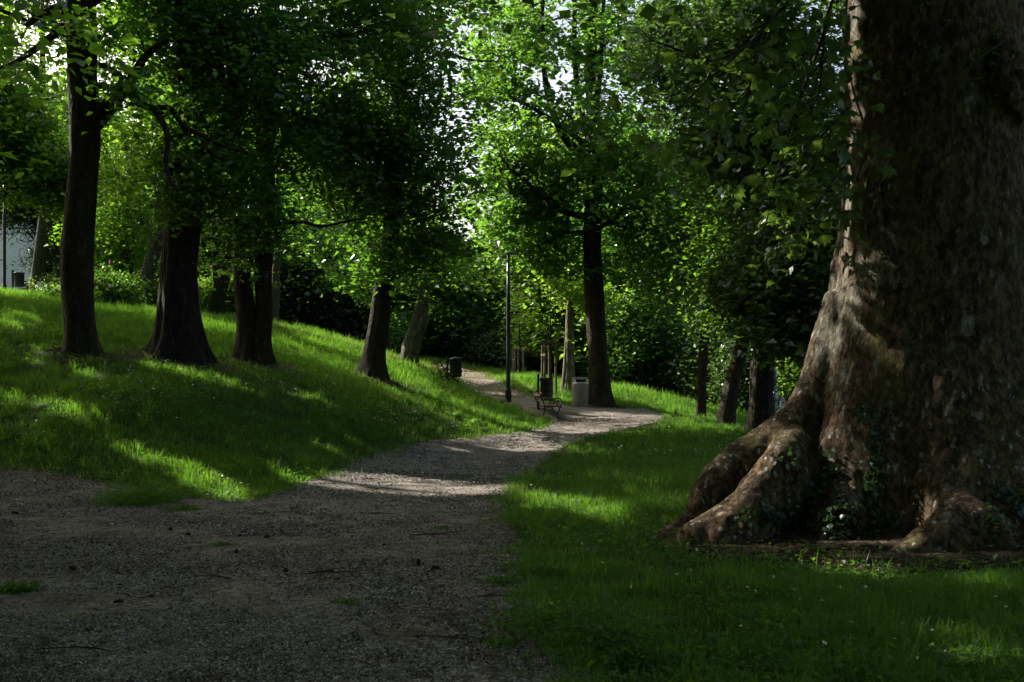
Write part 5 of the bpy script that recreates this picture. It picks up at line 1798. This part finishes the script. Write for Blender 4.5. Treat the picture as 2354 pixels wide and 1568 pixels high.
# small round leaved weeds between the blades, mostly near the path edge
X, Y = lawn_points(110000, r, 4.4, 24, 1.3)
k, sd = lawn_mask(X, Y, r, .2)
k &= (noise3(np.c_[X, Y, 0 * X], 1.1, 70) > .42)
X, Y = X[k], Y[k]
Q = np.c_[X, Y, zg(X, Y) + r.uniform(.03, .12, len(X))]
Vk, fk, tk = kites(Q, (.024 + .0008 * Y) * r.choice([.7, 1, 1.6], len(X)), r, .8, .1, .55)
gV.append(Vk); gq.append(fk + gn); gT.append(np.clip(tk * .8, 0, 1)); gn += len(Vk)
o = link(bpy.data.objects.new('grass', raw_mesh('grass', np.vstack(gV), [np.vstack(gq), np.vstack(gt)], np.concatenate(gT), [M['grass']])))
tag(o, kind='stuff')

# plantain and dock rosettes, single weed tufts
def rosette(n, L, w, r, up=.5):
    b = MB()
    for k in range(n):
        a = k * 2.4 + r.normal(0, .2)
        l_ = L * r.uniform(.6, 1.1)
        d = np.array([math.cos(a), math.sin(a), 0])
        s_ = np.array([-d[1], d[0], 0])
        pr = [(0, .15), (.3, .8), (.6, 1.0), (.85, .6), (1, 0.05)]
        V = []
        for f, ww in pr:
            c = d * l_ * f * (1 - .3 * up * f) + np.array([0, 0, l_ * (up * f * 1.3 - .75 * f * f * up)])
            V += [c - s_ * ww * w / 2 + [0, 0, .006], c + s_ * ww * w / 2 + [0, 0, .006], c]
        q = []
        for i_ in range(len(pr) - 1):
            q += [[3 * i_, 3 * i_ + 2, 3 * i_ + 5, 3 * i_ + 3], [3 * i_ + 2, 3 * i_ + 1, 3 * i_ + 4, 3 * i_ + 5]]
        b.add(V, [np.array(q)], np.full(len(V), r.uniform(.3, 1)))
    return b.mesh('broad_leaf_weed', [M['leaf_plane']], False, True)


WEEDS = [(1880, 1275, .24, .8, 'upright broad leaf weed before the middle root of the plane tree'), (2195, 1540, .26, .7, 'bright broad leaf weed at the lower right corner'), (1360, 1275, .20, .5, 'broad leaf rosette in the lawn left of the plane tree roots'),
         (945, 955, .22, .8, 'broad leaf weed in the shaded slope grass'), (1085, 975, .24, .8, 'sunlit dock leaves by the path edge below the lamp'), (1040, 960, .25, .9, 'tall weed in the grass left of the near bench'), (1110, 990, .2, .6, 'low sunlit weed by the path edge'),
         (240, 835, .22, .8, 'broad leaf weed beside the maple foot'), (65, 760, .3, .9, 'leafy weed near the top left of the slope'), (130, 805, .22, .7, 'sunlit weed left of the maple foot'), (1660, 1500, .2, .5, 'dark broad leaf rosette in the near lawn'), (1510, 1440, .18, .5, 'greyish rosette in the near lawn'),
         (1030, 905, .25, .9, 'sunlit dock leaves below the distant bench')]
for k, (u, v, L, up, lab) in enumerate(WEEDS):
    p = hit(u, v)
    me = rosette(9, L * (1 + max(0, p[1] - 12) * .02), .055 + .0015 * p[1], r, up)
    o = bpy.data.objects.new('broad_leaf_weed', me)
    o.location = p
    C.objects.link(o)
    tag(o, lab, 'weed', 'broad leaf weeds in the grass')


def tuft_mesh(n, rad, hgt, r, fern=False):
    V, F4, F3, T, m = [], [], [], [], 0
    a = r.random(n) * 6.283
    d = rad * np.sqrt(r.random(n))
    x, y = d * np.cos(a), d * np.sin(a)
    v, q, t3, ti = blades(x, y, np.zeros(n), hgt * r.uniform(.5, 1.2, n) * (1 - .5 * d / rad), np.full(n, .007), r, .6)
    V, F4, F3, T, m = [v], [q], [t3], [ti], len(v)
    if fern:
        Q = np.c_[r.normal(0, rad * .55, n * 3), r.normal(0, rad * .5, n * 3), np.abs(r.normal(.4, .3, n * 3)) * hgt]
        v, f, ti = kites(Q, .030, r, .6, .1, .6)
        V.append(v); F4.append(f + m); T.append(ti)
    return raw_mesh('weed_tuft', np.vstack(V), [np.vstack(F4), np.vstack(F3)], np.concatenate(T) * .7, [M['grass']])


TUFTS = [(318, 1158, .55, .24, 1, 'bushy green weed tuft at the left lawn edge on the gravel'), (510, 1265, .10, .06, 1, 'small green weed tuft on the middle left gravel'), (40, 1372, .16, .10, 1, 'dark green weed tuft at the left edge of the gravel'),
         (1060, 1100, .22, .05, 1, 'flat weed patch on the sunlit part of the path'), (795, 1400, .10, .05, 1, 'small flattened weed tuft in the path middle'), (1160, 1352, .16, .07, 1, 'weed tuft at the right path edge level with the cones'), (1090, 1345, .07, .07, 0, 'little grass tuft on gravel near the right lawn'),
         (1150, 1500, .10, .12, 0, 'sparse grass tuft low at the right path edge'), (420, 1178, .2, .06, 1, 'low weed patch just below the left lawn edge'), (640, 1118, .25, .07, 0, 'sunlit grass tuft on the gravel at the left lawn edge'), (700, 1165, .12, .06, 0, 'thin grass tuft on the shaded gravel'),
         (900, 1052, .2, .05, 0, 'low grass tuft on the far path'), (790, 1080, .25, .06, 0, 'grass patch at the far left path edge'), (1020, 1225, .08, .05, 1, 'tiny weed on the path below the sun patch'), (1250, 1330, .2, .1, 1, 'feathery weed patch at the right lawn edge'),
         (1300, 1460, .40, .20, 1, 'dense feathery weed cushion at the lower right of the path'), (1390, 1500, .40, .22, 1, 'dense feathery weed cushion in the near lawn')]
for k, (u, v, rad, hgt, fern, lab) in enumerate(TUFTS):
    p = hit(u, v)
    o = bpy.data.objects.new('weed_tuft', tuft_mesh(int(160 + 3000 * rad * rad + 300 * rad), rad, hgt, r, bool(fern)))
    o.location = p + [0, 0, .015]
    C.objects.link(o)
    tag(o, lab, 'weed tuft', 'weed tufts on and beside the path')

# daisies: the nearest as single flowers, the far drifts as one
def daisy_parts():
    b = MB()
    b.tube([(0, 0, 0), (.004, 0, .05), (0, .003, .098)], [.0018, .0015, .0015], 4)
    st = b.mesh('stem', [M['green_leaf']], False, True)
    b = MB()
    n = 11
    for k in range(n):
        a = k * 2 * math.pi / n
        d, s_ = np.array([math.cos(a), math.sin(a), 0]), np.array([-math.sin(a), math.cos(a), 0])
        b.add([d * .003, d * .010 + s_ * .003 + [0, 0, .002], d * .0135 + [0, 0, .004], d * .010 - s_ * .003 + [0, 0, .002]], [np.array([[0, 3, 2, 1]])])
    pe = b.mesh('petals', [M['petal']])
    b = MB()
    b.lathe([(.0048, 0), (.004, .003), (0, .004)], 9)
    ce = b.mesh('flower_centre', [M['yellow']])
    return st, pe, ce


st, pe, ce = daisy_parts()
DZ = [(2240, 1380), (2265, 1385), (2185, 1430), (2170, 1455), (2190, 1470), (2095, 1395), (2075, 1480), (2140, 1490), (2055, 1340), (2010, 1450), (1950, 1480), (1930, 1390), (1890, 1420), (1825, 1395), (1775, 1365), (1840, 1405),
      (1720, 1385), (1735, 1392), (1755, 1380), (1640, 1375), (1655, 1420), (1630, 1440), (1585, 1330), (1612, 1300), (1560, 1355), (1530, 1400), (1500, 1340), (1470, 1300), (1325, 1265), (1332, 1275), (1345, 1290), (1385, 1330), (1440, 1380), (1700, 1480),
      (1800, 1500), (2110, 1545), (2160, 1540), (1290, 1235), (1310, 1180), (1335, 1170), (1420, 1205), (1480, 1195), (2290, 1420), (2310, 1440), (2060, 1520), (1985, 1395), (1455, 1150), (1510, 1120), (1560, 1095), (1600, 1080), (1650, 1065), (1400, 1120), (1365, 1200), (1600, 1500), (1900, 1530)]
for k, (u, v) in enumerate(DZ):
    p = hit(u + r.normal(0, 4), v + r.normal(0, 4))
    lab = 'small white daisy in the lawn between the path and the plane tree roots'
    if p[1] < 8.3: lab = 'small white daisy in the shaded grass nearest the viewer'
    t = empty('daisy', p, lab, 'daisy', 'daisies in the grass nearest the viewer' if p[1] < 8.3 else 'daisies between the path and the plane tree', r.uniform(0, 6))
    s_ = r.uniform(.9, 1.35)
    for me, nm in ((st, 'stem'), (pe, 'petals'), (ce, 'flower_centre')):
        o = bpy.data.objects.new(nm, me)
        C.objects.link(o)
        o.parent = t
        if nm != 'stem':
            o.location = (0, .003, .098)
            o.rotation_euler = (r.normal(.35, .2), r.normal(0, .25), 0)
    t.scale = (s_ * .85, s_ * .85, s_ * 1.05)
X, Y = lawn_points(9000, r, 9, 27, .6)
k, sd = lawn_mask(X, Y, r)
dn = noise3(np.c_[X, Y, 0 * X], .55, 91)
k &= (sd > .3) & (r.random(len(X)) < np.clip((dn - .42) * 3.2, 0, 1)) & ((X < 0) | (r.random(len(X)) < .3))
X, Y = X[k], Y[k]
n = len(X)
th = np.arange(6) * math.pi / 3
rad = .011 + .0004 * Y
c = np.c_[X, Y, zg(X, Y) + .10 + .05 * r.random(n) + .0015 * Y]
tl = r.normal(0, .35, (n, 2))
V = c[:, None, :] + np.stack([np.cos(th)[None] * rad[:, None], np.sin(th)[None] * rad[:, None], (np.cos(th)[None] * tl[:, :1] + np.sin(th)[None] * (tl[:, 1:] - .3)) * rad[:, None]], -1)
f = (np.arange(n) * 6)[:, None] + np.arange(6)[None]
o = link(bpy.data.objects.new('daisy_drifts', raw_mesh('daisy_drifts', V.reshape(-1, 3), [f], None, [M['petal']])))
tag(o, kind='stuff')

# loose stones of the gravel
X, Y = lawn_points(420000, r, 4.3, 22, 1.7)
sd, _, _ = path_sd(X, Y)
X, Y = X[sd < .02], Y[sd < .02]
Q = np.c_[X, Y, zg(X, Y) + .040 + .008 * r.random(len(X))]
V1, f1, t1 = kites(Q, (.007 + .0011 * Y) * r.choice([.8, 1, 1.5], len(X), p=[.5, .4, .1]), r, .85, 0.0, .55)
t1 = t1 * .9
o = link(bpy.data.objects.new('gravel_stones', raw_mesh('gravel_stones', V1, [f1], t1, [M['stone']])))
tag(o, kind='stuff')
# crumbs of bark, leaf bits, pebbles and twiglets strewn over the gravel and the bare earth
X, Y = lawn_points(170000, r, 4.4, 30, 1.5)
sd, _, _ = path_sd(X, Y)
es, _, _ = earth_sdf(X, Y)
dn = noise3(np.c_[X, Y, 0 * X], 1.4, 12) * .6 + noise3(np.c_[X, Y, 0 * X], 4.2, 22) * .4
k = ((sd < .05) & (r.random(len(X)) < np.clip((dn - .30) * 2.4, .04, 1))) | (es < -.05)
X, Y = X[k], Y[k]
Q = np.c_[X, Y, zg(X, Y) + .036 + .012 * r.random(len(X))]
V1, f1, t1 = kites(Q, .016 + .0011 * Y, r, .7, 0.0, .35)
n1 = len(V1)
k = r.random(len(X)) < .16
Q = Q[k] + [0, 0, .004]
V2, f2, t2 = kites(Q, .07 + .004 * Q[:, 1], r, .09, 0.0, .12)
o = link(bpy.data.objects.new('path_litter', raw_mesh('path_litter', np.vstack([V1, V2]), [np.vstack([f1, f2 + n1])], np.concatenate([t1, t2 * .15]), [M['litter']])))
tag(o, kind='stuff')

# straw coloured trodden grass on and beside the far path, thin dry stems along the path edges; pale straw put on the crest to look sunlit
X, Y = lawn_points(260000, r, 12, 54, .3)
sd, _, _ = path_sd(X, Y)
crest_glow = (Y > 37) & (X < -2) & (X > -15) & (sd > 0) & (r.random(len(X)) < .45)
far = (Y > 36) & (sd < .9) & (sd > -1.5) & (noise3(np.c_[X, Y, 0 * X], .8, 5) > .34)
edge_ = (np.abs(sd - .05) < .22) & (noise3(np.c_[X, Y, 0 * X], 1.2, 15) > .5) & (r.random(len(X)) < .35)
k = far | edge_ | crest_glow
X, Y = X[k], Y[k]
Vb, qb, tb_, tib = blades(X, Y, zg(X, Y) + .035, .07 * r.uniform(.5, 1.4, len(X)) + .16 * ((X < -2) & (sd[k] > .9)), .004 + .00045 * Y, r, .7)
o = link(bpy.data.objects.new('trodden_grass', raw_mesh('trodden_grass', Vb, [qb, tb_], tib, [M['straw']])))
tag(o, kind='stuff')

# ------------------------------------------------------------------ light, sky, camera
w = bpy.data.worlds.new('World')
SC.world = w
w.use_nodes = True
nt = w.node_tree
bg = nt.nodes['Background']
sky = nt.nodes.new('ShaderNodeTexSky')
sky.sky_type = 'NISHITA'
sky.sun_disc = False
sky.sun_elevation = SUN_EL
sky.sun_rotation = -SUN_AZ
sky.air_density = 1.0
sky.dust_density = 6.0
sky.ozone_density = 0.0
nt.links.new(sky.outputs[0], bg.inputs[0])
bg.inputs[1].default_value = .11
sl = bpy.data.lights.new('sun', 'SUN')
sl.energy = 5.0
sl.angle = math.radians(.5)
sl.color = (1, .93, .82)
so = bpy.data.objects.new('sun', sl)
C.objects.link(so)
so.rotation_euler = Vector(S).to_track_quat('Z', 'Y').to_euler()
cd = bpy.data.cameras.new('camera')
cd.sensor_width = 36
cd.lens = F / 2353 * 36
cd.shift_y = (VH - 784) / 2353
cd.clip_start = .1
cd.clip_end = 3000
co = bpy.data.objects.new('camera', cd)
C.objects.link(co)
co.location = (0, 0, H)
co.rotation_euler = (math.pi / 2, 0, 0)
SC.camera = co
SC.view_settings.view_transform = 'Standard'
SC.view_settings.look = 'None'
SC.view_settings.exposure = 1.4
SC.view_settings.gamma = 1
cy = SC.cycles
cy.max_bounces = 7
cy.diffuse_bounces = 4
cy.glossy_bounces = 2
cy.transmission_bounces = 5
cy.transparent_max_bounces = 8
cy.use_adaptive_sampling = False
cy.use_denoising = True
cy.denoiser = 'OPENIMAGEDENOISE'
cy.denoising_prefilter = 'NONE'
cy.sample_clamp_indirect = 4.0
